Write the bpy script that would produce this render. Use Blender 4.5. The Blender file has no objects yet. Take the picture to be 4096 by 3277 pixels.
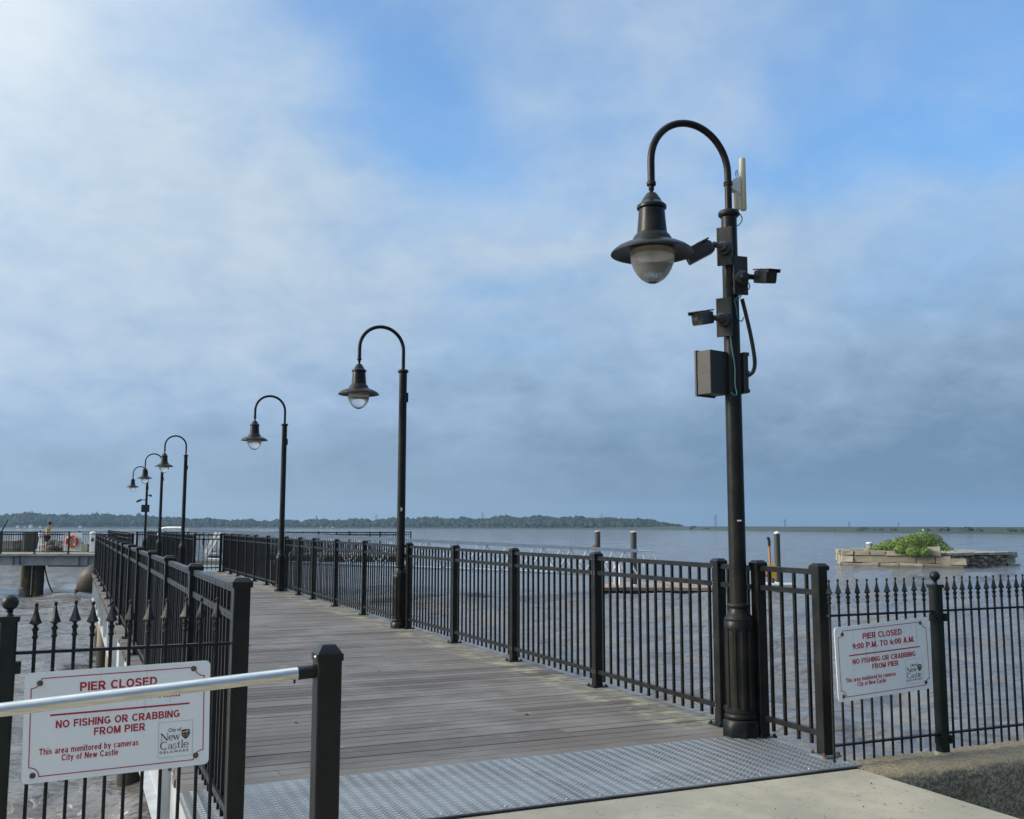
import bpy, bmesh, math, random
import numpy as np
from mathutils import Vector, Matrix
random.seed(7); RNG = np.random.default_rng(7)
PI = math.pi
sc = bpy.context.scene
COL = sc.collection
def R(d): return math.radians(d)

# ------------------------------------------------------------------ camera
CAM = Vector((0, 0, 1.4597)); PITCH = 0.1169; ROLL = 0.0012; YAW = 0.415
F0 = Vector((math.sin(YAW), math.cos(YAW), 0)); R0 = Vector((math.cos(YAW), -math.sin(YAW), 0)); Z0 = Vector((0, 0, 1))
FWD = F0*math.cos(PITCH) + Z0*math.sin(PITCH); UP_ = -F0*math.sin(PITCH) + Z0*math.cos(PITCH)
RGT = R0*math.cos(ROLL) + UP_*math.sin(ROLL); UPV = UP_*math.cos(ROLL) - R0*math.sin(ROLL)
cd = bpy.data.cameras.new('camera'); cam = bpy.data.objects.new('camera', cd); COL.objects.link(cam)
cd.sensor_width = 36; cd.lens = 36*3968.5/4096; cd.clip_start = 0.1; cd.clip_end = 9000
cam.matrix_world = Matrix(((RGT.x, UPV.x, -FWD.x, CAM.x), (RGT.y, UPV.y, -FWD.y, CAM.y), (RGT.z, UPV.z, -FWD.z, CAM.z), (0, 0, 0, 1)))
sc.camera = cam
def at(px, py, d):
    """point of the place seen at picture position px,py (4096 wide) at depth d metres"""
    r = FWD + RGT*((px-2048)/3968.5) - UPV*((py-1638.5)/3968.5)
    return CAM + r*d

# ------------------------------------------------------------------ light
SUN_EL = 24; SUN_HEAD = -74     # heading measured from +Y (out along the pier) towards +X
sl = bpy.data.lights.new('sun', 'SUN'); so = bpy.data.objects.new('sun', sl); COL.objects.link(so)
sl.energy = 3.4; sl.angle = R(24); sl.color = (1.0, 0.87, 0.68)
SD = Vector((math.sin(R(SUN_HEAD))*math.cos(R(SUN_EL)), math.cos(R(SUN_HEAD))*math.cos(R(SUN_EL)), math.sin(R(SUN_EL))))
so.rotation_euler = (-SD).to_track_quat('-Z', 'Y').to_euler()
sc.view_settings.view_transform = 'Standard'; sc.view_settings.look = 'None'
sc.view_settings.exposure = 0; sc.view_settings.gamma = 1; sc.view_settings.use_curve_mapping = False

class NT:
    """small node builder"""
    def __init__(s, tree): s.t = tree; s.n = tree.nodes; s.l = tree.links
    def node(s, typ, **kw):
        n = s.n.new(typ)
        for k, v in kw.items(): setattr(n, k, v)
        return n
    def put(s, sock, v):
        if hasattr(v, 'is_linked') or hasattr(v, 'links'): s.l.new(v, sock)
        else: sock.default_value = v
    def math(s, op, a, b=0.0, c=None, clamp=False):
        n = s.node('ShaderNodeMath', operation=op, use_clamp=clamp)
        s.put(n.inputs[0], a); s.put(n.inputs[1], b)
        if c is not None: s.put(n.inputs[2], c)
        return n.outputs[0]
    def add(s, *a):
        o = a[0]
        for x in a[1:]: o = s.math('ADD', o, x)
        return o
    def mul(s, a, b): return s.math('MULTIPLY', a, b)
    def sstep(s, v, a, b, lo=0.0, hi=1.0):
        n = s.node('ShaderNodeMapRange', interpolation_type='SMOOTHSTEP')
        s.put(n.inputs[0], v); n.inputs[1].default_value = a; n.inputs[2].default_value = b; n.inputs[3].default_value = lo; n.inputs[4].default_value = hi
        return n.outputs[0]
    def mix(s, f, a, b, mode='MIX'):
        n = s.node('ShaderNodeMix', data_type='RGBA', blend_type=mode)
        s.put(n.inputs[0], f); s.put(n.inputs[6], a); s.put(n.inputs[7], b)
        return n.outputs[2]
    def dot(s, v, d):
        n = s.node('ShaderNodeVectorMath', operation='DOT_PRODUCT'); s.put(n.inputs[0], v); n.inputs[1].default_value = tuple(d)
        return n.outputs[1]
    def noise(s, v, scale, detail=4, rough=.5, dist=0.0, out=0):
        n = s.node('ShaderNodeTexNoise'); s.put(n.inputs['Vector'], v)
        n.inputs['Scale'].default_value = scale; n.inputs['Detail'].default_value = detail
        n.inputs['Roughness'].default_value = rough; n.inputs['Distortion'].default_value = dist
        return n.outputs[out]
    def mapping(s, v, loc=(0, 0, 0), rot=(0, 0, 0), scale=(1, 1, 1)):
        n = s.node('ShaderNodeMapping'); s.put(n.inputs[0], v)
        n.inputs[1].default_value = loc; n.inputs[2].default_value = rot; n.inputs[3].default_value = scale
        return n.outputs[0]
    def ramp(s, f, stops, interp='LINEAR'):
        n = s.node('ShaderNodeValToRGB'); s.put(n.inputs[0], f); cr = n.color_ramp; cr.interpolation = interp
        while len(cr.elements) < len(stops): cr.elements.new(0.5)
        for e, (p, c) in zip(cr.elements, stops): e.position = p; e.color = (*c, 1) if len(c) == 3 else c
        return n.outputs[0]
    def bump(s, h, strength=.3, dist=.01):
        n = s.node('ShaderNodeBump'); s.put(n.inputs['Height'], h); n.inputs['Strength'].default_value = strength; n.inputs['Distance'].default_value = dist
        return n.outputs[0]
def rgb(r, g, b):
    f = lambda c: (c/255/12.92) if c/255 <= .04045 else ((c/255+.055)/1.055)**2.4
    return (f(r), f(g), f(b), 1)

# sky: Nishita clear sky under a broken sheet of soft cloud
w = bpy.data.worlds.new('World'); sc.world = w; w.use_nodes = True
for n in list(w.node_tree.nodes): w.node_tree.nodes.remove(n)
T = NT(w.node_tree)
sky = T.node('ShaderNodeTexSky', sky_type='NISHITA'); sky.sun_disc = False
sky.sun_elevation = R(SUN_EL); sky.sun_rotation = R(SUN_HEAD); sky.air_density = 1.0; sky.dust_density = 0.6; sky.ozone_density = 2.0
D = T.node('ShaderNodeTexCoord').outputs['Generated']
sep = T.node('ShaderNodeSeparateXYZ'); T.put(sep.inputs[0], D)
v = T.math('ABSOLUTE', sep.outputs[2])
u = T.dot(D, (R0.x, R0.y, 0)); fw = T.dot(D, (F0.x, F0.y, 0)); sd = T.dot(D, SD)
den = T.math('ADD', v, 0.42)
cmb = T.node('ShaderNodeCombineXYZ')
T.put(cmb.inputs[0], T.math('DIVIDE', u, den)); T.put(cmb.inputs[1], T.math('DIVIDE', fw, den)); T.put(cmb.inputs[2], T.mul(v, .6))
cp = cmb.outputs[0]
n1 = T.noise(T.mapping(cp, loc=(3.1, 1.7, .4)), 2.1, 3.5, .5, .25)
n2 = T.noise(T.mapping(cp, loc=(-2.3, 5.2, 1.1), rot=(0, 0, .5), scale=(1, 1.0, 1)), 4.6, 5, .55, .35)
n3 = T.noise(T.mapping(cp, loc=(7.3, .2, 2.1)), 11, 5, .6, .3)
# blue break in the sheet, running down and to the right, and open sky high on the right
line = T.math('SUBTRACT', u, T.math('MULTIPLY_ADD', v, -.95, .30))
gap = T.math('EXPONENT', T.math('MULTIPLY', T.math('POWER', T.math('DIVIDE', line, .075), 2.0), -1.0))
gap = T.mul(gap, T.sstep(v, .22, .36))
opn = T.mul(T.sstep(u, .10, .42), T.sstep(v, .24, .42))
cov = T.add(T.mul(n1, 1.1), T.mul(n2, .55), T.mul(n3, .10), T.mul(gap, -.36), T.mul(opn, -.40), T.sstep(v, .40, .08, 0, .40), T.sstep(u, -.02, -.32, 0, .30))
mask = T.sstep(cov, .36, 1.22, .20, 1.0)
# clear part
clear = T.mix(1.0, sky.outputs[0], (1.40, 2.32, 2.95, 1), 'MULTIPLY')
SKYK = 0.085
sk = T.mix(1.0, clear, (SKYK, SKYK, SKYK, 1), 'MULTIPLY')
# cloud brightness: brighter high and towards the sun side, grey-blue low and away from it
t = T.add(T.mul(v, .92), T.mul(u, -.38), T.mul(T.math('SUBTRACT', n2, .5), .48), T.mul(T.math('SUBTRACT', n1, .5), .22), T.mul(T.math('SUBTRACT', n3, .5), .42), T.sstep(v, .04, .2, .09, .24), T.mul(T.sstep(u, -.05, .2, 0, .06), T.sstep(v, .08, .2)))
cl = T.ramp(t, [(0.0, rgb(114, 144, 174)[:3]), (.18, rgb(138, 165, 194)[:3]), (.38, rgb(160, 187, 217)[:3]), (.62, rgb(188, 207, 226)[:3]), (.95, rgb(216, 228, 236)[:3])])
skyc = T.mix(mask, sk, cl)
# pale haze close over the water, paler towards the sun
hz = T.mix(T.sstep(u, -.42, .45), rgb(148, 171, 192), rgb(106, 136, 168))
skyc = T.mix(T.sstep(v, .13, 0.0, 0, .85), skyc, hz)
# the veiled sun brightens its own side of the sky, the side behind the camera is duller; extra overhead brightness is added to light the ground
glow_lift = T.add(T.mul(T.math('POWER', T.math('MAXIMUM', sd, 0.0), 4.0), 3.0), T.sstep(v, .50, .85, 1.0, 1.9))
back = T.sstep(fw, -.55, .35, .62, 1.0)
bg = T.node('ShaderNodeBackground'); T.put(bg.inputs[0], skyc); T.put(bg.inputs[1], T.mul(glow_lift, back))
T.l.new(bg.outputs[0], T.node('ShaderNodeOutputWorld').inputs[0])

# ------------------------------------------------------------------ materials
def mat(name, col=None, rough=.5, metal=0.0, fn=None, ior=1.5, **kw):
    m = bpy.data.materials.new(name); m.use_nodes = True
    for n in list(m.node_tree.nodes): m.node_tree.nodes.remove(n)
    t = NT(m.node_tree); p = t.node('ShaderNodeBsdfPrincipled'); t.p = p
    t.l.new(p.outputs[0], t.node('ShaderNodeOutputMaterial').inputs[0])
    p.name = 'Principled BSDF'; p.inputs['Roughness'].default_value = rough; p.inputs['Metallic'].default_value = metal; p.inputs['IOR'].default_value = ior
    if col: p.inputs['Base Color'].default_value = (*col[:3], 1)
    for k, val in kw.items(): p.inputs[k.replace('_', ' ')].default_value = val
    t.obj = t.node('ShaderNodeTexCoord').outputs['Object']
    t.geo = t.node('ShaderNodeNewGeometry'); t.pos = t.geo.outputs['Position']; t.isl = t.geo.outputs['Random Per Island']
    if fn: fn(t, p)
    return m
def worn(c1, c2, scale, r1, r2, bump=0.0, bscale=60, bdist=.004, lo=.35, hi=.7):
    def fn(t, p):
        n = t.noise(t.pos, scale, 5, .6); f = t.sstep(n, lo, hi)
        t.put(p.inputs['Base Color'], t.mix(f, (*c1, 1), (*c2, 1)))
        t.put(p.inputs['Roughness'], t.math('MULTIPLY_ADD', f, r2-r1, r1))
        if bump: t.put(p.inputs['Normal'], t.bump(t.noise(t.pos, bscale, 4, .6), bump, bdist))
    return fn
M = {}
M['black'] = mat('black_powder_coat', fn=worn((.0085, .009, .0085), (.0155, .015, .013), 9, .28, .42, .05, 300, .001))
M['lampblack'] = mat('lamp_paint', fn=worn((.008, .009, .0085), (.018, .0165, .0135), 6, .28, .45, .06, 180, .001))
M['iron'] = mat('wrought_iron_paint', fn=worn((.008, .011, .013), (.015, .017, .018), 14, .33, .52, .12, 120, .002))
M['greenpost'] = mat('green_black_paint', fn=worn((.008, .013, .011), (.014, .019, .016), 10, .35, .5, .06, 150, .001))
M['darkplastic'] = mat('dark_plastic', (.022, .023, .023), .45)
M['boxgrey'] = mat('grey_box', fn=worn((.016, .0155, .014), (.022, .021, .018), 12, .45, .55))
M['lensglass'] = mat('lens_glass', (.02, .021, .023), .12)
M['chrome'] = mat('bolt_steel', (.5, .5, .5), .35, 1.0)
M['rust'] = mat('rusty_bolt', fn=worn((.09, .035, .018), (.16, .07, .035), 60, .7, .9, .3, 300))
M['antenna'] = mat('antenna_plastic', (.50, .45, .32), .5)
M['white'] = mat('white_plastic', fn=worn((.72, .72, .70), (.58, .58, .55), 5, .45, .6))
M['cable'] = mat('green_cable', (.02, .15, .12), .5)
for k_, v_ in (('lampblack', .22), ('black', .32), ('iron', .26), ('greenpost', .3)): M[k_].node_tree.nodes['Principled BSDF'].inputs['Specular IOR Level'].default_value = v_
def alu(t, p):
    n = t.noise(t.mapping(t.pos, scale=(3, 40, 40)), 4, 5, .6)
    t.put(p.inputs['Base Color'], t.mix(t.sstep(n, .35, .7), (.74, .72, .68, 1), (.55, .54, .51, 1)))
    t.put(p.inputs['Roughness'], t.math('MULTIPLY_ADD', n, .15, .24))
    t.put(p.inputs['Normal'], t.bump(n, .05, .002))
M['alu'] = mat('aluminium', metal=1.0, fn=alu)
M['alupaint'] = mat('mill_aluminium', fn=worn((.66, .68, .70), (.54, .56, .58), 3, .45, .6), metal=.1)
def galv(t, p):
    n = t.noise(t.pos, 3.5, 5, .62); m_ = t.noise(t.pos, 45, 2, .5)
    c = t.mix(t.sstep(n, .3, .72), (.56, .58, .59, 1), (.40, .42, .44, 1))
    t.put(p.inputs['Base Color'], t.mix(t.mul(t.sstep(t.noise(t.mapping(t.pos, scale=(1, 1, .25)), 2.0, 5, .7), .58, .75), .5), c, (.20, .16, .10, 1)))
    t.put(p.inputs['Roughness'], t.math('MULTIPLY_ADD', m_, .2, .42))
M['galv'] = mat('galvanised_steel', metal=.35, fn=galv)
M['galvdark'] = mat('dull_galvanised_steel', fn=worn((.22, .24, .26), (.15, .165, .18), 2.5, .45, .6), metal=.2)
def tread(t, p):
    n = t.noise(t.pos, 2.2, 5, .65); k = t.noise(t.pos, 26, 3, .55)
    f = t.add(t.sstep(n, .35, .62, 0, .8), t.mul(k, .4))
    t.put(p.inputs['Base Color'], t.mix(f, (.40, .39, .37, 1), (.20, .20, .195, 1)))
    t.put(p.inputs['Roughness'], t.math('MULTIPLY_ADD', f, .22, .36))
    t.put(p.inputs['Normal'], t.bump(k, .10, .002))
M['tread'] = mat('tread_plate', metal=.7, fn=tread)
M['treadtop'] = mat('tread_bar_worn', (.56, .55, .53), .30, .8)
def deck(t, p):
    gx = t.mapping(t.pos, scale=(1.0, 26, 26))
    g = t.noise(gx, 3.0, 6, .62); st = t.noise(t.pos, .9, 5, .6); sp = t.noise(t.pos, 5.0, 4, .6)
    base = t.ramp(t.isl, [(0, (.092, .072, .055)), (.3, (.148, .122, .098)), (.55, (.182, .153, .124)), (.8, (.225, .193, .159)), (1, (.125, .096, .072))])
    c = t.mix(t.sstep(g, .30, .72, 0, .72), base, (.075, .062, .053, 1))
    c = t.mix(t.sstep(st, .46, .66, 0, .60), c, (.235, .212, .19, 1))
    c = t.mix(t.sstep(t.noise(t.pos, 2.1, 6, .7), .56, .70, 0, .45), c, (.085, .070, .058, 1))
    c = t.mix(t.sstep(sp, .60, .72, 0, .45), c, (.27, .245, .215, 1))
    s = t.node('ShaderNodeSeparateXYZ'); t.put(s.inputs[0], t.pos)
    # yellow-green lichen in a broken band along the foot of the railing
    ln = t.noise(t.mapping(t.pos, scale=(1, .8, 1)), 3.2, 6, .72)
    band = t.mul(t.sstep(s.outputs[0], 3.95, 4.25), t.sstep(s.outputs[0], 4.62, 4.40))
    far = t.sstep(s.outputs[1], 6.0, 6.6)
    lm = t.math('MULTIPLY', t.mul(band, far), t.sstep(t.math('ADD', ln, t.mul(sp, .35)), .61, .83))
    c = t.mix(t.mul(lm, .60), c, (.44, .42, .25, 1))
    t.put(p.inputs['Base Color'], c)
    t.put(p.inputs['Roughness'], t.math('MULTIPLY_ADD', g, .25, .55))
    t.put(p.inputs['Normal'], t.bump(g, .35, .003))
M['deck'] = mat('weathered_decking', fn=deck)
def conc(t, p):
    a = t.noise(t.pos, 1.6, 6, .62); b = t.noise(t.pos, 14, 5, .6); c_ = t.noise(t.pos, 170, 3, .6)
    c = t.mix(t.sstep(a, .32, .68), (.41, .362, .262, 1), (.29, .26, .19, 1))
    c = t.mix(t.sstep(b, .52, .74, 0, .5), c, (.25, .237, .185, 1))
    c = t.mix(t.sstep(c_, .55, .75, 0, .6), c, (.50, .455, .36, 1))
    pit = t.noise(t.pos, 38, 3, .5)
    c = t.mix(t.sstep(pit, .665, .70, 0, .7), c, (.10, .09, .07, 1))
    t.put(p.inputs['Base Color'], c)
    t.put(p.inputs['Normal'], t.bump(t.add(t.mul(c_, .6), t.mul(b, .5), t.sstep(pit, .72, .64, 0, .8)), .45, .004))
M['concrete'] = mat('concrete', rough=.85, fn=conc)
def seaw(t, p):
    a = t.noise(t.pos, 2.4, 6, .66); b = t.noise(t.pos, 48, 5, .7); g = t.noise(t.pos, 16, 6, .75)
    s = t.node('ShaderNodeSeparateXYZ'); t.put(s.inputs[0], t.geo.outputs['Normal'])
    top = t.mix(t.sstep(b, .35, .65), (.40, .325, .21, 1), (.23, .19, .12, 1))
    side = t.mix(t.sstep(b, .42, .58), (.44, .36, .25, 1), (.15, .128, .09, 1))
    side = t.mix(t.sstep(a, .50, .66, 0, .8), side, (.17, .16, .085, 1))
    side = t.mix(t.sstep(g, .56, .66, 0, .8), side, (.54, .45, .33, 1))
    c = t.mix(t.sstep(s.outputs[2], .15, .75), side, top)
    t.put(p.inputs['Base Color'], c)
    t.put(p.inputs['Normal'], t.bump(t.add(b, t.mul(g, 1.5)), 1.0, .02))
M['seawall'] = mat('old_seawall_concrete', rough=.95, fn=seaw)
def stone(t, p):
    a = t.noise(t.pos, .7, 5, .6); b = t.noise(t.mapping(t.pos, scale=(1, 1, 3)), 3.0, 5, .65)
    base = t.ramp(t.isl, [(0, (.22, .195, .145)), (.35, (.30, .265, .20)), (.7, (.38, .335, .255)), (1, (.43, .395, .32))])
    c = t.mix(t.sstep(b, .45, .7, 0, .55), base, (.17, .14, .09, 1))
    s = t.node('ShaderNodeSeparateXYZ'); t.put(s.inputs[0], t.pos)
    c = t.mix(t.sstep(t.math('MULTIPLY_ADD', a, .3, s.outputs[2]), -1.75, -2.0, 0, .85), c, (.085, .08, .05, 1))
    t.put(p.inputs['Base Color'], c); t.put(p.inputs['Normal'], t.bump(b, .5, .05))
M['stone'] = mat('sandstone_block', rough=.9, fn=stone)
def rubble(t, p):
    b = t.noise(t.pos, 2.5, 5, .65)
    base = t.ramp(t.isl, [(0, (.10, .09, .07)), (.6, (.17, .15, .115)), (1, (.28, .245, .18))])
    t.put(p.inputs['Base Color'], t.mix(t.sstep(b, .45, .7, 0, .6), base, (.05, .05, .04, 1))); t.put(p.inputs['Normal'], t.bump(b, .5, .05))
M['rubble'] = mat('dark_rubble', rough=.9, fn=rubble)
M['slab'] = mat('pale_slab', rough=.9, fn=worn((.33, .30, .24), (.20, .18, .14), 1.2, .85, .95, .4, 6, .03))
M['timber'] = mat('piling_timber', rough=.85, fn=lambda t, p: (t.put(p.inputs['Base Color'], t.mix(t.sstep(t.noise(t.mapping(t.pos, scale=(6, 6, .6)), 2, 5, .6), .35, .7), (.16, .135, .075, 1), (.045, .042, .028, 1))), t.put(p.inputs['Normal'], t.bump(t.noise(t.mapping(t.pos, scale=(10, 10, .5)), 3, 4), .6, .03))))
def pile(t, p):
    s = t.node('ShaderNodeSeparateXYZ'); t.put(s.inputs[0], t.pos)
    n = t.noise(t.pos, 2.2, 5, .65); z = t.math('MULTIPLY_ADD', n, .35, s.outputs[2])
    c = t.mix(t.sstep(n, .4, .7), (.30, .255, .19, 1), (.22, .185, .135, 1))
    c = t.mix(t.sstep(z, -1.45, -1.62), c, (.035, .03, .022, 1))
    t.put(p.inputs['Base Color'], c); t.put(p.inputs['Normal'], t.bump(n, .4, .03))
M['pile'] = mat('concrete_pile', rough=.85, fn=pile)
M['mosspile'] = mat('mossy_pile', rough=.9, fn=worn((.032, .027, .016), (.10, .095, .02), 1.6, .85, .95, .6, 8, .03, .48, .72))
M['buoy'] = mat('weathered_buoy', rough=.7, fn=worn((.075, .06, .044), (.042, .035, .027), 1.4, .55, .8, .25, 9, .02))
M['steelpile'] = mat('steel_pile', rough=.5, fn=worn((.036, .038, .036), (.056, .052, .042), 1.2, .4, .65))
M['dockwood'] = mat('dock_boards', rough=.85, fn=lambda t, p: t.put(p.inputs['Base Color'], t.ramp(t.isl, [(0, (.25, .20, .15)), (.6, (.33, .27, .21)), (.8, (.27, .115, .07)), (1, (.36, .32, .27))])))
M['rubber'] = mat('black_float', (.014, .014, .014), .8)
M['orange'] = mat('orange_paint', (.44, .18, .045), .6)
M['yellow'] = mat('yellow_plastic', (.80, .46, .01), .45)
M['ring'] = mat('red_orange_foam', fn=worn((.60, .075, .022), (.48, .06, .025), 6, .5, .6))
M['red'] = mat('red_print', fn=worn((.46, .012, .034), (.40, .010, .030), 20, .4, .5))
M['maroon'] = mat('dark_print', (.075, .028, .042), .45)
M['navy'] = mat('navy_print', (.018, .02, .035), .45)
M['gold'] = mat('gold_print', (.55, .40, .22), .45)
M['greyline'] = mat('grey_print', (.36, .38, .42), .5)
def signw(t, p):
    n = t.noise(t.pos, 3.0, 5, .6); s = t.noise(t.mapping(t.pos, scale=(30, 30, 1.2)), 1.5, 3, .5)
    c = t.mix(t.sstep(n, .4, .75, 0, .6), (.88, .88, .87, 1), (.80, .80, .79, 1))
    t.put(p.inputs['Base Color'], t.mix(t.sstep(s, .62, .74, 0, .32), c, (.42, .36, .26, 1)))
M['sign'] = mat('white_sign_face', rough=.35, fn=signw)
M['bolt'] = mat('brown_bolt', fn=worn((.16, .135, .10), (.08, .065, .05), 80, .45, .6), metal=.5)
M['skin'] = mat('skin', (.45, .25, .17), .6)
M['shirt'] = mat('yellow_shirt', (.56, .38, .09), .8)
M['shorts'] = mat('black_cloth', (.012, .012, .014), .85)
M['shoe'] = mat('pale_shoe', (.5, .48, .46), .7)
M['grass'] = mat('grass', rough=.95, fn=worn((.04, .055, .018), (.09, .08, .035), 3, .9, 1, .6, 30, .03))
def leafm(a, b, c):
    def fn(t, p):
        n = t.noise(t.pos, .8, 3, .6)
        col = t.ramp(t.isl, [(0, a), (.55, b), (1, c)])
        t.put(p.inputs['Base Color'], col)
        p.inputs['Subsurface Weight'].default_value = 0
    return fn
M['leaf'] = mat('bush_leaf', rough=.5, fn=leafm((.055, .105, .010), (.125, .215, .016), (.25, .31, .028)))
M['weed'] = mat('weed_leaf', rough=.7, fn=leafm((.06, .07, .02), (.11, .12, .03), (.17, .15, .05)))
def wood_(t, p):
    n = t.noise(t.pos, .16, 4, .6); k = t.noise(t.pos, .9, 3, .6)
    c = t.ramp(t.isl, [(0, (.013, .026, .017)), (.5, (.019, .036, .022)), (1, (.030, .046, .027))])
    t.put(p.inputs['Base Color'], t.mix(t.sstep(k, .4, .7, 0, .5), c, (.02, .035, .015, 1)))
M['farwood'] = mat('far_foliage', rough=.9, fn=wood_)
M['marsh'] = mat('marsh_bank', rough=.95, fn=worn((.018, .034, .018), (.030, .042, .022), .03, .9, 1))
M['farwhite'] = mat('white_wall', (.75, .74, .72), .7)
M['fargrey'] = mat('grey_roof', (.18, .18, .19), .8)
M['pylon'] = mat('pylon_steel', (.16, .17, .18), .6)
M['leafdry'] = mat('dry_leaf', (.030, .022, .015), .8)
def water(t, p):
    s = t.node('ShaderNodeSeparateXYZ'); t.put(s.inputs[0], t.pos)
    cw = t.node('ShaderNodeCombineXYZ'); t.put(cw.inputs[0], t.mul(t.dot(t.pos, R0), .45)); t.put(cw.inputs[1], t.mul(t.dot(t.pos, F0), 1.25)); rot = cw.outputs[0]
    h = t.add(t.mul(t.noise(rot, .9, 3, .55, .4), 1.1), t.mul(t.noise(rot, 2.4, 3, .55, .5), .62), t.mul(t.noise(t.pos, 9, 2, .5, .2), .04))
    big = t.noise(t.mapping(t.pos, rot=(0, 0, R(-24)), scale=(.5, 1.6, 1)), .07, 3, .5)
    c = t.mix(t.sstep(big, .4, .65), (.158, .148, .136, 1), (.145, .138, .131, 1))
    # broken froth where the current turns round the near pile
    d2 = t.node('ShaderNodeVectorMath', operation='DISTANCE'); t.put(d2.inputs[0], t.pos); d2.inputs[1].default_value = (.1, 14.3, -2.2)
    fr = t.noise(t.mapping(t.pos, scale=(1.2, .8, 1)), 4.5, 6, .72, 1.4)
    fm = t.mul(t.sstep(fr, .56, .66), t.sstep(d2.outputs[1], 3.6, .8))
    fm = t.math('MULTIPLY', fm, t.sstep(s.outputs[0], .55, .2))
    c = t.mix(t.mul(fm, .75), c, (.55, .55, .52, 1))
    t.put(p.inputs['Base Color'], c)
    t.put(p.inputs['Roughness'], t.add(.07, t.mul(fm, .5)))
    t.put(p.inputs['Normal'], t.bump(h, .8, .36))
M['water'] = mat('river_water', rough=.07, ior=1.33, fn=water, Specular_IOR_Level=.56)
def gl(t, p):
    a = t.node('ShaderNodeSeparateXYZ'); t.put(a.inputs[0], t.obj)
    ang = t.math('ARCTAN2', a.outputs[0], a.outputs[1])
    rib = t.math('SINE', t.mul(ang, 60.0))
    dirt = t.math('ADD', t.noise(t.mapping(t.obj, scale=(9, 9, 2)), 1.6, 5, .65), t.sstep(a.outputs[2], 3.25, 3.36, -.12, .22))
    t.put(p.inputs['Base Color'], t.mix(t.sstep(dirt, .42, .85), (.98, .98, .97, 1), (.62, .53, .43, 1)))
    t.put(p.inputs['Normal'], t.bump(rib, .35, .003))
M['globe'] = mat('ribbed_glass', rough=.09, ior=1.2, fn=gl, Transmission_Weight=.84)

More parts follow.
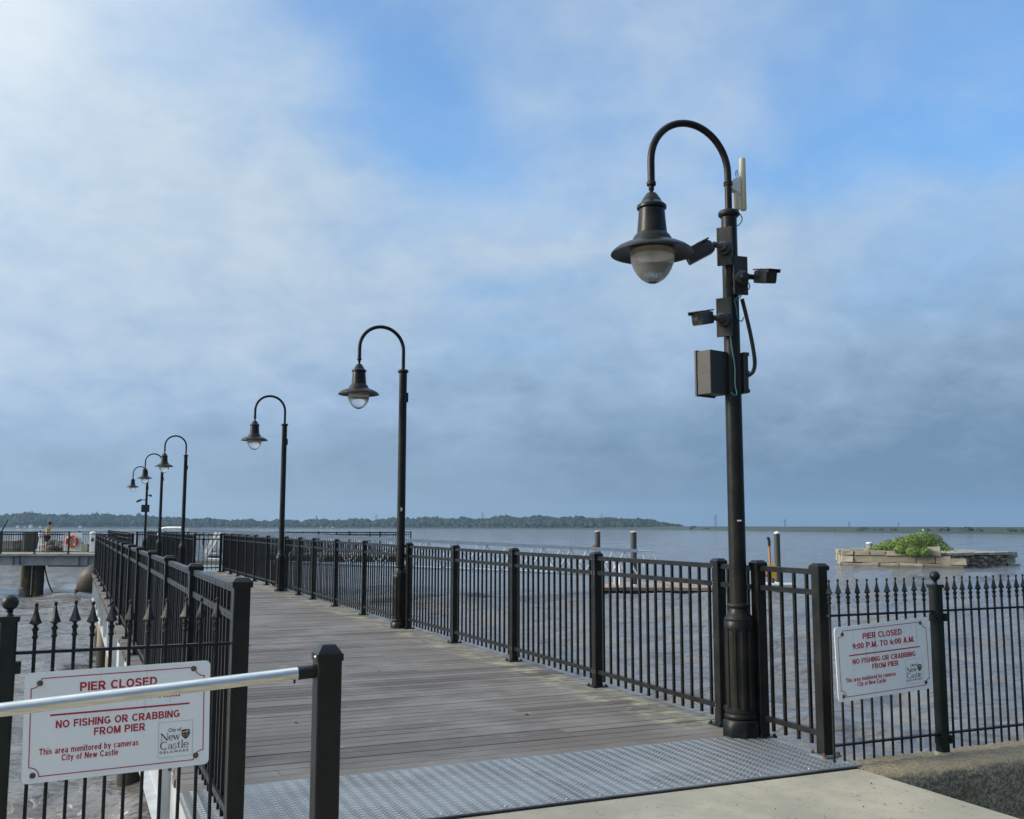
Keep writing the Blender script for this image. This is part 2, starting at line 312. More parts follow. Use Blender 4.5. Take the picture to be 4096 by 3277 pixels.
# ------------------------------------------------------------------ mesh builder
class MB:
    def __init__(s): s.v = []; s.f = []
    def add(s, vs, fs):
        o = len(s.v); s.v += [tuple(x) for x in vs]; s.f += [tuple(i+o for i in f) for f in fs]; return s
    def box(s, c, d, rz=0.0, ch=0.0, mtx=None):
        hx, hy, hz = d[0]/2, d[1]/2, d[2]/2
        if ch: ring = [(hx-ch, -hy), (hx, -hy+ch), (hx, hy-ch), (hx-ch, hy), (-hx+ch, hy), (-hx, hy-ch), (-hx, -hy+ch), (-hx+ch, -hy)]
        else: ring = [(hx, -hy), (hx, hy), (-hx, hy), (-hx, -hy)]
        n = len(ring); vs = [(x, y, -hz) for x, y in ring] + [(x, y, hz) for x, y in ring]
        fs = [tuple(range(n-1, -1, -1)), tuple(range(n, 2*n))] + [(i, (i+1) % n, n+(i+1) % n, n+i) for i in range(n)]
        if mtx is not None: vs = [mtx @ Vector(p) for p in vs]; vs = [(p[0]+c[0], p[1]+c[1], p[2]+c[2]) for p in vs]
        else:
            cr, sr = math.cos(rz), math.sin(rz)
            vs = [(c[0]+x*cr-y*sr, c[1]+x*sr+y*cr, c[2]+z) for x, y, z in vs]
        return s.add(vs, fs)
    def box2(s, a, b): return s.box([(a[i]+b[i])/2 for i in range(3)], [abs(b[i]-a[i]) for i in range(3)])
    def bar(s, a, b, wd, ht, ch=0.0):
        """rectangular bar from a to b; wd sideways, ht upwards"""
        a, b = Vector(a), Vector(b); d = b-a; L = d.length; y = d.normalized()
        ref = Vector((0, 0, 1)) if abs(y.z) < .95 else Vector((1, 0, 0))
        x = y.cross(ref).normalized(); z = x.cross(y)
        m = Matrix((x, y, z)).transposed()
        return s.box((a+b)/2, (wd, L, ht), mtx=m, ch=0)
    def tube(s, pts, r, n=10, cap=True):
        pts = [Vector(p) for p in pts]; rs = r if isinstance(r, (list, tuple)) else [r]*len(pts)
        vs = []; fs = []; px = None
        for i, p in enumerate(pts):
            d = (pts[min(i+1, len(pts)-1)]-pts[max(i-1, 0)]).normalized()
            if px is None:
                ref = Vector((0, 0, 1)) if abs(d.z) < .9 else Vector((1, 0, 0)); px = d.cross(ref).normalized()
            else:
                px = (px - d*px.dot(d)).normalized()
            py = d.cross(px)
            vs += [p + (px*math.cos(2*PI*k/n) + py*math.sin(2*PI*k/n))*rs[i] for k in range(n)]
        for i in range(len(pts)-1):
            fs += [(i*n+k, i*n+(k+1) % n, (i+1)*n+(k+1) % n, (i+1)*n+k) for k in range(n)]
        if cap: fs += [tuple(range(n-1, -1, -1)), tuple((len(pts)-1)*n+k for k in range(n))]
        return s.add(vs, fs)
    def lathe(s, prof, c=(0, 0, 0), n=24, mtx=None, mod=None):
        """prof: list of (r, z)"""
        vs = []; fs = []
        for r, z in prof:
            for k in range(n):
                a = 2*PI*k/n; rr = r*(mod(a, r, z) if mod else 1)
                p = Vector((rr*math.cos(a), rr*math.sin(a), z))
                if mtx is not None: p = mtx @ p
                vs.append((p[0]+c[0], p[1]+c[1], p[2]+c[2]))
        for i in range(len(prof)-1):
            fs += [(i*n+k, i*n+(k+1) % n, (i+1)*n+(k+1) % n, (i+1)*n+k) for k in range(n)]
        if prof[0][0] > 1e-6: fs.append(tuple(range(n-1, -1, -1)))
        if prof[-1][0] > 1e-6: fs.append(tuple((len(prof)-1)*n+k for k in range(n)))
        return s.add(vs, fs)
    def prism(s, pts, d, org=(0, 0, 0), ux=(1, 0, 0), uy=(0, 0, 1), un=(0, -1, 0)):
        """flat outline pts (u,v) pushed out by d along un"""
        O, X, Y, N = Vector(org), Vector(ux), Vector(uy), Vector(un); n = len(pts)
        a = [O+X*p[0]+Y*p[1] for p in pts]; b = [p+N*d for p in a]
        return s.add(a+b, [tuple(range(n-1, -1, -1)), tuple(range(n, 2*n))] + [(i, (i+1) % n, n+(i+1) % n, n+i) for i in range(n)])
    def build(s, name, m, parent=None, smooth=True, ang=35):
        me = bpy.data.meshes.new(name); me.from_pydata(s.v, [], s.f); me.update()
        bm = bmesh.new(); bm.from_mesh(me); bmesh.ops.recalc_face_normals(bm, faces=bm.faces); bm.to_mesh(me); bm.free()
        if smooth:
            me.polygons.foreach_set('use_smooth', [True]*len(me.polygons)); me.set_sharp_from_angle(angle=R(ang))
        me.materials.append(M[m]); o = bpy.data.objects.new(name, me); COL.objects.link(o)
        if parent: o.parent = parent
        return o
def tag(o, label, cat, group=None, kind=None):
    if label: o['label'] = label
    if cat: o['category'] = cat
    if group: o['group'] = group
    if kind: o['kind'] = kind
    return o
def thing(name, label, cat, loc=(0, 0, 0), rz=0.0, group=None):
    o = bpy.data.objects.new(name, None); COL.objects.link(o); o.location = loc; o.rotation_euler = (0, 0, rz); o.empty_display_size = .1
    return tag(o, label, cat, group)
def copy_tree(o, parent=None):
    c = o.copy(); COL.objects.link(c)
    if parent: c.parent = parent
    for ch in [x for x in bpy.data.objects if x.parent == o]: copy_tree(ch, c)
    return c
def children(o): return [x for x in bpy.data.objects if x.parent == o]
def textmesh(name, body, size, x, z, m, parent, align='LEFT', width=None, bold=0.0, org=None, depth=.0012, space=1.0, height=None, y=0.0):
    """lettering standing in the local x-z plane, facing -y; x,z is the baseline start"""
    cu = bpy.data.curves.new(name, 'FONT'); cu.body = body; cu.size = 1.0; cu.offset = bold; cu.extrude = .001; cu.space_character = space; cu.resolution_u = 4
    tmp = bpy.data.objects.new('tmp', cu); COL.objects.link(tmp)
    dg = bpy.context.evaluated_depsgraph_get(); dg.update()
    me = bpy.data.meshes.new_from_object(tmp.evaluated_get(dg)); bpy.data.objects.remove(tmp); bpy.data.curves.remove(cu)
    n = len(me.vertices); co = np.empty(n*3); me.vertices.foreach_get('co', co); co = co.reshape(-1, 3)
    x0, x1 = co[:, 0].min(), co[:, 0].max(); y1 = co[:, 1].max()
    sx = size if width is None else width/(x1-x0); sy = size if height is None else height/y1
    ox = x if align == 'LEFT' else x-(x1-x0)*sx/2
    out = np.stack([(co[:, 0]-x0)*sx+ox, -co[:, 2]*(depth/.002)-depth/2+y, co[:, 1]*sy+z], 1)
    me.vertices.foreach_set('co', out.ravel()); me.name = name; me.materials.clear(); me.materials.append(M[m]); me.update()
    o = bpy.data.objects.new(name, me); COL.objects.link(o); o.parent = parent
    return o

# ------------------------------------------------------------------ water, ground, path, seawall
WZ = -2.2
def build_water():
    rs = np.concatenate([np.geomspace(2.5, 60, 330), np.geomspace(60, 6000, 120)[1:]])
    th = np.concatenate([np.linspace(-PI, -.62, 24)[:-1], np.linspace(-.62, .62, 420), np.linspace(.62, PI, 24)[1:-1]])
    Rr, Th = np.meshgrid(rs, th, indexing='ij'); X = Rr*np.sin(Th+YAW); Y = Rr*np.cos(Th+YAW)
    Z = np.zeros_like(X); rng = np.random.default_rng(3)
    for i in range(46):
        lam = 0.7*(1.12**rng.uniform(0, 22)); a = R(64)+rng.normal(0, .5); k = 2*PI/lam
        amp = .0115*lam**.72*rng.uniform(.5, 1.2)
        fade = np.clip((lam/(Rr*.0125*2.2))-.6, 0, 1)
        ph = k*(X*math.cos(a)+Y*math.sin(a))+rng.uniform(0, 6.28)
        Z += amp*fade*(np.sin(ph)+.25*np.sin(2*ph+1.0))
    nr, nt = X.shape
    v = np.stack([X, Y, Z+WZ], -1).reshape(-1, 3)
    i, j = np.meshgrid(np.arange(nr-1), np.arange(nt), indexing='ij'); j2 = (j+1) % nt
    f = np.stack([i*nt+j, i*nt+j2, (i+1)*nt+j2, (i+1)*nt+j], -1).reshape(-1, 4)
    me = bpy.data.meshes.new('water'); me.vertices.add(len(v)); me.vertices.foreach_set('co', v.ravel())
    me.loops.add(f.size); me.loops.foreach_set('vertex_index', f.ravel().astype(np.int32))
    me.polygons.add(len(f)); me.polygons.foreach_set('loop_start', np.arange(0, f.size, 4, dtype=np.int32)); me.polygons.foreach_set('loop_total', np.full(len(f), 4, np.int32))
    me.polygons.foreach_set('use_smooth', [True]*len(f)); me.update(); me.validate()
    c = sum((Vector(v[k]) for k in f[len(f)//2]), Vector())/4
    if me.polygons[len(f)//2].normal.z < 0: me.flip_normals()
    me.materials.append(M['water']); o = bpy.data.objects.new('water', me); COL.objects.link(o); o['kind'] = 'structure'
build_water()
g = MB().add([(-60, -60, -1.25), (60, -60, -1.25), (60, 4.72, -1.25), (-60, 4.72, -1.25)], [(0, 1, 2, 3)]).build('ground', 'grass'); g['kind'] = 'structure'
# raised concrete path that leads to the pier, its edge slightly worn
p = MB(); xs = [-.6, .2, 1.0, 1.8, 2.6, 3.4, 4.3, 4.51]
p.box2((-3.2, -6.0, -.28), (4.49, 4.915, -.018))
pa = p.build('path', 'concrete'); pa['kind'] = 'structure'
# seawall: two stretches either side of the path, rough top arris
def wall_strip(x0, x1, name, label):
    m = MB(); n = int((x1-x0)/.06); prof = [(4.665, -1.5), (4.665, -.07), (4.672, -.035), (4.69, -.018), (4.85, -.012), (5.05, -.016), (5.15, -.03), (5.19, -.08), (5.19, -2.8)]
    vs = []; rr = random.Random(5)
    for i in range(n+1):
        x = x0+(x1-x0)*i/n
        for k, (y, z) in enumerate(prof):
            j = .012 if 1 <= k <= 7 else 0
            vs.append((x, y+rr.uniform(-j, j), z+rr.uniform(-j, j)*.7))
    q = len(prof); fs = [(i*q+k, (i+1)*q+k, (i+1)*q+k+1, i*q+k+1) for i in range(n) for k in range(q-1)]
    fs += [tuple(range(q)), tuple(n*q+k for k in range(q-1, -1, -1))]
    m.add(vs, fs); return tag(m.build(name, 'seawall', ang=70), label, 'wall')
wall_strip(4.50, 14.0, 'seawall', 'stained old concrete seawall under the iron fence right of the path')
# drain litter: little dry leaves on the path and on the boards
def litter():
    rr = random.Random(11); k = 0
    spots = [(rr.gauss(3.35, .16), rr.gauss(4.05, .14)) for _ in range(16)] + [(2.6+rr.random()*1.7, 4.0+rr.random()*.6) for _ in range(10)]
    m = MB()
    for x, y in spots:
        if x > 4.4: continue
        a = rr.uniform(0, 6.3); L = rr.uniform(.008, .018); wd = L*.35
        c, s_ = math.cos(a), math.sin(a)
        m.add([(x+c*L, y+s_*L, -.012), (x-s_*wd, y+c*wd, -.009), (x-c*L, y-s_*L, -.013), (x+s_*wd, y-c*wd, -.010)], [(0, 1, 2, 3)])
    for x, y in ((2.05, 12.6), (2.16, 12.55), (2.0, 9.9), (2.3, 9.75), (2.9, 9.9), (1.6, 7.6), (3.3, 7.2)):
        a = rr.uniform(0, 6.3); L = rr.uniform(.018, .032); c, s_ = math.cos(a), math.sin(a); wd = L*.4
        m.add([(x+c*L, y+s_*L, .006), (x-s_*wd, y+c*wd, .014), (x-c*L, y-s_*L, .005), (x+s_*wd, y-c*wd, .012)], [(0, 1, 2, 3)])
    o = m.build('leaf_litter', 'leafdry', smooth=False); tag(o, 'tiny dark dry leaf bits scattered over the pale concrete path and the boards', 'litter', kind='stuff')
litter()

# ------------------------------------------------------------------ pier
XL, XR = .737, 4.48
pier = thing('pier', 'long wooden boardwalk pier running out over the brown river on steel beams', 'pier', (2.6, 5.9, 0))
def rel(o, root): o.parent = root; o.matrix_parent_inverse = Matrix.Translation(root.location).inverted() if not root.rotation_euler.z else root_inv(root)
def root_inv(root): return (Matrix.Translation(root.location) @ Matrix.Rotation(root.rotation_euler.z, 4, 'Z')).inverted()
def planks(x0, x1, y0, y1, pitch, seed):
    rr = random.Random(seed); m = MB(); y = y0
    while y < y1-.02:
        cuts = [x0-rr.uniform(-.01, .02)]
        if rr.random() < .55: cuts.append(rr.choice([2.11, 1.2, 3.3, 2.7]))
        cuts.append(x1+rr.uniform(-.01, .02))
        gp = .0095 if rr.random() < .8 else rr.uniform(.012, .018)
        for a, b in zip(cuts[:-1], cuts[1:]):
            dz = rr.uniform(-.002, .0018); dz2 = dz+rr.uniform(-.001, .001); c = .004; yy0, yy1 = y+gp/2, y+pitch-gp/2
            a2, b2 = a+.0015, b-.0015
            vs = []
            for x, z in ((a2, dz), (b2, dz2)):
                vs += [(x, yy0, -.045), (x, yy0, z-c), (x, yy0+c, z), (x, yy1-c, z), (x, yy1, z-c), (x, yy1, -.045)]
            m.add(vs, [(i, (i+1) % 6, 6+(i+1) % 6, 6+i) for i in range(6)] + [(5, 4, 3, 2, 1, 0), (6, 7, 8, 9, 10, 11)])
        y += pitch
    return m
YE = 33.2; YT = 57.0
d_ = planks(.63, 4.57, 5.935, YE, .1425, 2); rel(d_.build('decking', 'deck', smooth=False), pier)
d_ = planks(1.70, 3.66, YE+.01, YT, .1425, 4); rel(d_.build('decking', 'deck', smooth=False), pier)
def girder(x, y0, y1, side):
    m = MB(); m.box2((x, y0, -.72), (x+.02, y1, -.10)); m.box2((x-.075, y0, -.745), (x+.095, y1, -.722)); m.box2((x-.075, y0, -.098), (x+.095, y1, -.075))
    y = y0+.4
    while y < y1: m.box2((x-.07, y, -.72), (x-.002, y+.012, -.10)); y += 2.3
    return m
rel(girder(.735, 5.0, YE, -1).build('girder', 'galv', smooth=False), pier)
rel(girder(4.40, 5.3, YE, 1).build('girder', 'galv', smooth=False), pier)
for (x, y) in ((.93, 15.05), (.95, 21.9), (.95, 28.6), (1.0, 33.4), (4.1, 33.0), (2.0, 45), (3.4, 45)):
    m = MB(); m.lathe([(.205, -2.9), (.205, -.75)], (x, y, 0), 20); rel(m.build('pile', 'pile'), pier)
# tread plate threshold: two plates
def tread_plate(x0, x1, label, seed):
    rr = random.Random(seed); root = thing('tread_plate', label, 'metal plate', ((x0+x1)/2, 5.4, 0))
    y0, y1 = 4.93, 5.93; zf, zb = -.004, .006
    zz = lambda y: zf+(zb-zf)*(y-y0)/(y1-y0)
    m = MB(); m.add([(x0, y0, zf-.009), (x1, y0, zf-.009), (x1, y1, zb-.012), (x0, y1, zb-.012), (x0, y0, zf), (x1, y0, zf), (x1, y1, zb), (x0, y1, zb)],
                    [(0, 3, 2, 1), (4, 5, 6, 7), (0, 1, 5, 4), (1, 2, 6, 5), (2, 3, 7, 6), (3, 0, 4, 7)])
    rel(m.build('plate', 'tread', smooth=False), root)
    m = MB(); pt = .0188; r = 0; y = y0+.02
    while y < y1-.015:
        x = x0+.015+(pt if r % 2 else 0); k = 0
        while x < x1-.012:
            a = R(38 if (r+k) % 2 else -38); L, wd, h = .0150, .0046, .0024
            c, s_ = math.cos(a), math.sin(a); z = zz(y)+.0002
            P = lambda p, q, hh: (x+p*c-q*s_, y+p*s_+q*c, z+hh)
            m.add([P(-L, 0, 0), P(0, -wd, 0), P(L, 0, 0), P(0, wd, 0), P(-L*.5, 0, h), P(L*.5, 0, h)],
                  [(0, 1, 5, 4), (1, 2, 5), (2, 3, 5), (3, 4, 5), (3, 0, 4)])
            x += 2*pt; k += 1
        y += pt*.92; r += 1
    t_ = m.build('tread_pattern', 'treadtop', smooth=False); t_['kind'] = 'stuff'; rel(t_, root)
    x = x0+.12
    while x < x1-.05: rel(MB().lathe([(.009, 0), (.008, .003), (.0, .004)], (x, y0+.045, zz(y0+.045)+.001), 10).build('screw', 'chrome'), root); x += .36
    return root
tread_plate(.60, 2.600, 'left bright diamond tread plate across the pier entrance beside the short barrier post', 1)
tread_plate(2.606, 4.53, 'right diamond tread plate at the pier entrance in front of the fluted lamp base', 2)
m = MB(); m.box2((.60, 4.912, -.06), (4.53, 4.945, -.016)); tag(m.build('threshold_strip', 'black'), 'dark rubber strip along the front edge of the tread plates', 'edge strip')

# ------------------------------------------------------------------ black aluminium railings
PW = .076; RH = 1.22
def post_shape(h, plate=True):
    """meshes for one post standing at the origin"""
    a = MB().box((0, 0, (h-.035)/2), (PW, PW, h-.035), ch=.004)
    c = MB(); b = .0465; z0 = h-.045
    ring = lambda s_, z: [(s_, -s_, z), (s_, s_, z), (-s_, s_, z), (-s_, -s_, z)]
    c.add(ring(b, z0)+ring(b, z0+.026)+ring(.028, h), [(3, 2, 1, 0)]+[(i, (i+1) % 4, 4+(i+1) % 4, 4+i) for i in range(4)]+[(4+i, 4+(i+1) % 4, 8+(i+1) % 4, 8+i) for i in range(4)]+[(8, 9, 10, 11)])
    f = MB().box((0, 0, .006), (.15, .15, .012), ch=.008)
    return a, c, f
_pa, _pc, _pf = post_shape(RH)
def make_post(root, x, y, z=0.0, plate=True, rz=0.0, proto={}):
    if 'p' not in proto:
        o = _pa.build('post', 'black'); cp_ = _pc.build('post_cap', 'black', o); b = MB().box((0, 0, .006), (.15, .15, .012), ch=.008)
        for sx in (-1, 1):
            for sy in (-1, 1): b.lathe([(.011, .012), (.011, .020), (.006, .026), (0, .027)], (sx*.058, sy*.058, 0), 8)
        b.build('base_plate', 'black', o)
        proto['p'] = o; first = True
    else: o = copy_tree(proto['p'])
    o.parent = root; o.location = (x-root.location.x, y-root.location.y, z-root.location.z); o.rotation_euler = (0, 0, rz)
    return o
JR = random.Random(77)
def panel(root, a, b, z=0.0, n=None, detail=True, zs=(1.163, 1.03, .135), rivet=0, screws=False):
    """pickets between two posts as one part, its three rails as sub-parts"""
    a, b = Vector((*a, 0)), Vector((*b, 0)); d = b-a; L = d.length; u_ = d/L; rz = math.atan2(u_.y, u_.x)
    n = n or max(2, round(L/.128)-1)
    m = MB()
    for i in range(n):
        q = a+u_*(L*(i+1)/(n+1)); m.box((q.x+JR.uniform(-.002, .002), q.y+JR.uniform(-.002, .002), z+(.055+1.15)/2+JR.uniform(-.003, .003)), (.019, .019, 1.15-.055), rz+JR.uniform(-.05, .05))
    o = m.build('panel', 'black', smooth=False); rel(o, root)
    e = u_*(PW/2)
    for zz_ in zs:
        r_ = MB(); a2, b2 = a+e, b-e
        r_.bar((a2.x, a2.y, z+zz_), (b2.x, b2.y, z+zz_), .036, .036)
        if rivet:
            nrm = Vector((-u_.y, u_.x, 0))*rivet
            for i in range(n):
                q = a+u_*(L*(i+1)/(n+1))+nrm*.018
                r_.box((q.x, q.y, z+zz_-.004), (.008, .004, .009), rz)
        r = r_.build('rail', 'black', smooth=False); r.parent = o
        if screws:
            for q, s_ in ((a, 1), (b, -1)):
                for dz in (-.010, .010):
                    MB().lathe([(.0048, 0), (.004, .002), (0, .0026)], (q.x-PW/2-.0002, q.y+u_.y*s_*.026, z+zz_+dz), 8, Matrix.Rotation(R(-90), 3, 'Y')).build('screw', 'chrome', r)
    return o
def railing(name, label, pts, group=None, z=0.0, plate=True, rivet=0, skip=()):
    root = thing(name, label, 'railing', (pts[0][0], pts[0][1], z), 0, group)
    rz = math.atan2(pts[1][1]-pts[0][1], pts[1][0]-pts[0][0])
    for i, (x, y) in enumerate(pts):
        make_post(root, x, y, z, plate, rz)
    for i in range(len(pts)-1):
        if i in skip: continue
        panel(root, pts[i], pts[i+1], z, rivet=rivet, screws=(i < 3 and not rivet and pts[0][1] == 6.3))
    return root
PY = [6.3, 8.22, 10.11, 11.96, 13.84, 16.25, 18.17, 20.03, 21.39, 22.9, 25.2, 27.0, 28.4, 29.9, 31.3, 32.9]
railing('railing', 'long black picket railing along the right side of the boardwalk behind the second lamp', [(XR, y) for y in PY])
g1 = railing('railing', 'short black railing panel of four pickets between the near lamp and the iron fence', [(XR+.01, 5.84), (XR+.01, 5.205)])
ep = [c for c in children(g1) if c.name.startswith('post') and c.location.length > .3][0]
for c in children(ep):
    if c.name.startswith('base_plate'): bpy.data.objects.remove(c)
_pf.build('base_plate', 'galvdark', ep)
for sx in (-1, 1):
    for sy in (-1, 1): MB().lathe([(.013, .012), (.013, .022), (.007, .030), (0, .031)], (sx*.056, sy*.056, 0), 8).build('anchor_bolt', 'rust', ep)
sp = thing('railing', 'narrow black picket infill squeezed behind the near lamp post', 'railing', (XR, 6.07, 0))
panel(sp, (XR, 6.3), (XR+.005, 5.84), n=3, zs=(1.163-.0005, 1.03-.0005, .135-.0005))
QY = [4.80, 6.69, 8.52, 10.38, 12.3, 14.1, 16.1, 17.8, 19.75, 21.75, 24.1, 26.3, 28.5, 30.4, 32.3, 34.0]
railing('railing', 'long black picket railing along the left side of the boardwalk with riveted rails', [(XL, y) for y in QY], rivet=1)
railing('railing', 'black railing panel crossing the pier where it narrows at the left', [(XL+.10, 34.03), (1.80, 34.03)])
railing('railing', 'black railing panel crossing the pier before the white ramp frame', [(XR-.1, 32.93), (3.58, 32.93)])
railing('railing', 'black railing on the left side of the narrow far stretch of the pier', [(1.80, 34.2+i*1.9) for i in range(13)])
railing('railing', 'black railing behind the three far lamps on the narrow stretch of the pier', [(3.585, 33.1+i*1.9) for i in range(12)])

# ------------------------------------------------------------------ wrought-iron shore fences
_fin = None
def finial_mesh():
    m = MB()
    # collar rings, then the flared four-sided spear and its ball
    m.lathe([(.0075, -.062), (.0125, -.056), (.0125, -.048), (.009, -.044), (.0095, -.030), (.0135, -.024), (.0135, -.016), (.008, -.010), (.0075, .0)], n=12)
    def sq(s_, z): return [(s_, 0, z), (0, s_, z), (-s_, 0, z), (0, -s_, z)]
    lv = [(.007, -.004), (.026, .006), (.0225, .012), (.014, .034), (.0075, .060), (.0045, .076)]
    vs = []; fs = []
    for s_, z in lv: vs += sq(s_, z)
    for i in range(len(lv)-1): fs += [(i*4+k, i*4+(k+1) % 4, (i+1)*4+(k+1) % 4, (i+1)*4+k) for k in range(4)]
    fs += [(3, 2, 1, 0), tuple(len(vs)-4+k for k in range(4))]; m.add(vs, fs)
    m.lathe([(0, .073), (.006, .0755), (.0085, .082), (.0075, .0885), (.004, .092), (0, .093)], n=12)
    return m
def iron_fence(label, y, xs, rails, posts, tip=1.128, bot=.012):
    root = thing('iron_fence', label, 'iron fence', (xs[0], y, 0))
    proto = None; h = tip-.093
    rr = random.Random(int(abs(xs[0])*100))
    for x in xs:
        if proto is None:
            mm = MB(); mm.lathe([(.0078, bot), (.0078, h-.055)], n=10); proto = mm.build('picket', 'iron'); f = finial_mesh().build('finial', 'iron', proto, ang=25); f.location = (0, 0, h)
            pk = proto
        else: pk = copy_tree(proto)
        pk.parent = root; dz = rr.uniform(-.004, .004); pk.location = (x-root.location.x, rr.uniform(-.002, .002), dz); pk.rotation_euler = (rr.uniform(-.003, .003), rr.uniform(-.005, .005), rr.uniform(-.2, .2))
    for (x0, x1, z) in rails:
        r_ = MB(); r_.bar((x0, y-.0005, z), (x1, y-.0005, z), .030, .013); o = r_.build('rail', 'iron', smooth=False); rel(o, root)
    for px_, sides in posts:
        o = MB().box((0, 0, .53), (.066, .066, 1.10), ch=.006).build('post', 'greenpost')
        o.parent = root; o.location = (px_-root.location.x, 0, -.02)
        MB().box((0, 0, 1.085), (.082, .082, .022), ch=.005).build('post_cap', 'greenpost', o)
        MB().lathe([(.020, 1.096), (.013, 1.105), (.011, 1.112), (.017, 1.117), (.012, 1.121), (.011, 1.124)]+[(.0335*math.sin(a), 1.153-.0335*math.cos(a)) for a in np.linspace(.35, PI-.02, 11)], n=20).build('ball_finial', 'greenpost', o)
        MB().lathe([(.058, .0), (.056, .012), (.045, .018)], n=18).build('footing', 'concrete', o)
        for s_ in sides:
            for z in (.90, .115):
                b = MB(); b.box((s_*.040, -.012, z-.018), (.030, .050, .050)); b.lathe([(.010, .038), (.010, .045), (0, .047)], (s_*.040, 0, z-.018), 10, Matrix.Rotation(R(90), 3, 'X')); b.build('bracket', 'greenpost', o)
    return root
xr_ = [4.384+.0795*i for i in range(11)]; xr2 = [5.388+.073*i for i in range(27)]
iron_fence('wrought-iron spear fence with ball-topped post on the seawall right of the pier', 5.0, xr_+xr2, [(4.375, 5.25, .902), (5.325, 7.34, .904), (4.385, 5.25, .112), (5.325, 7.34, .114)], [(5.288, (-1, 1)), (7.38, (-1,))])
xl_ = [-.123, -.048, .030, .106, .184, .262, .336, .412, .490, .566, .628]
iron_fence('wrought-iron spear fence with ball-topped post left of the pier behind the barrier rail', 4.8, [-.40, -.33]+xl_, [(-.19, .695, .921), (-.19, .695, .115), (-.52, -.26, .921), (-.52, -.26, .115)], [(-.224, (1,))], tip=1.133)

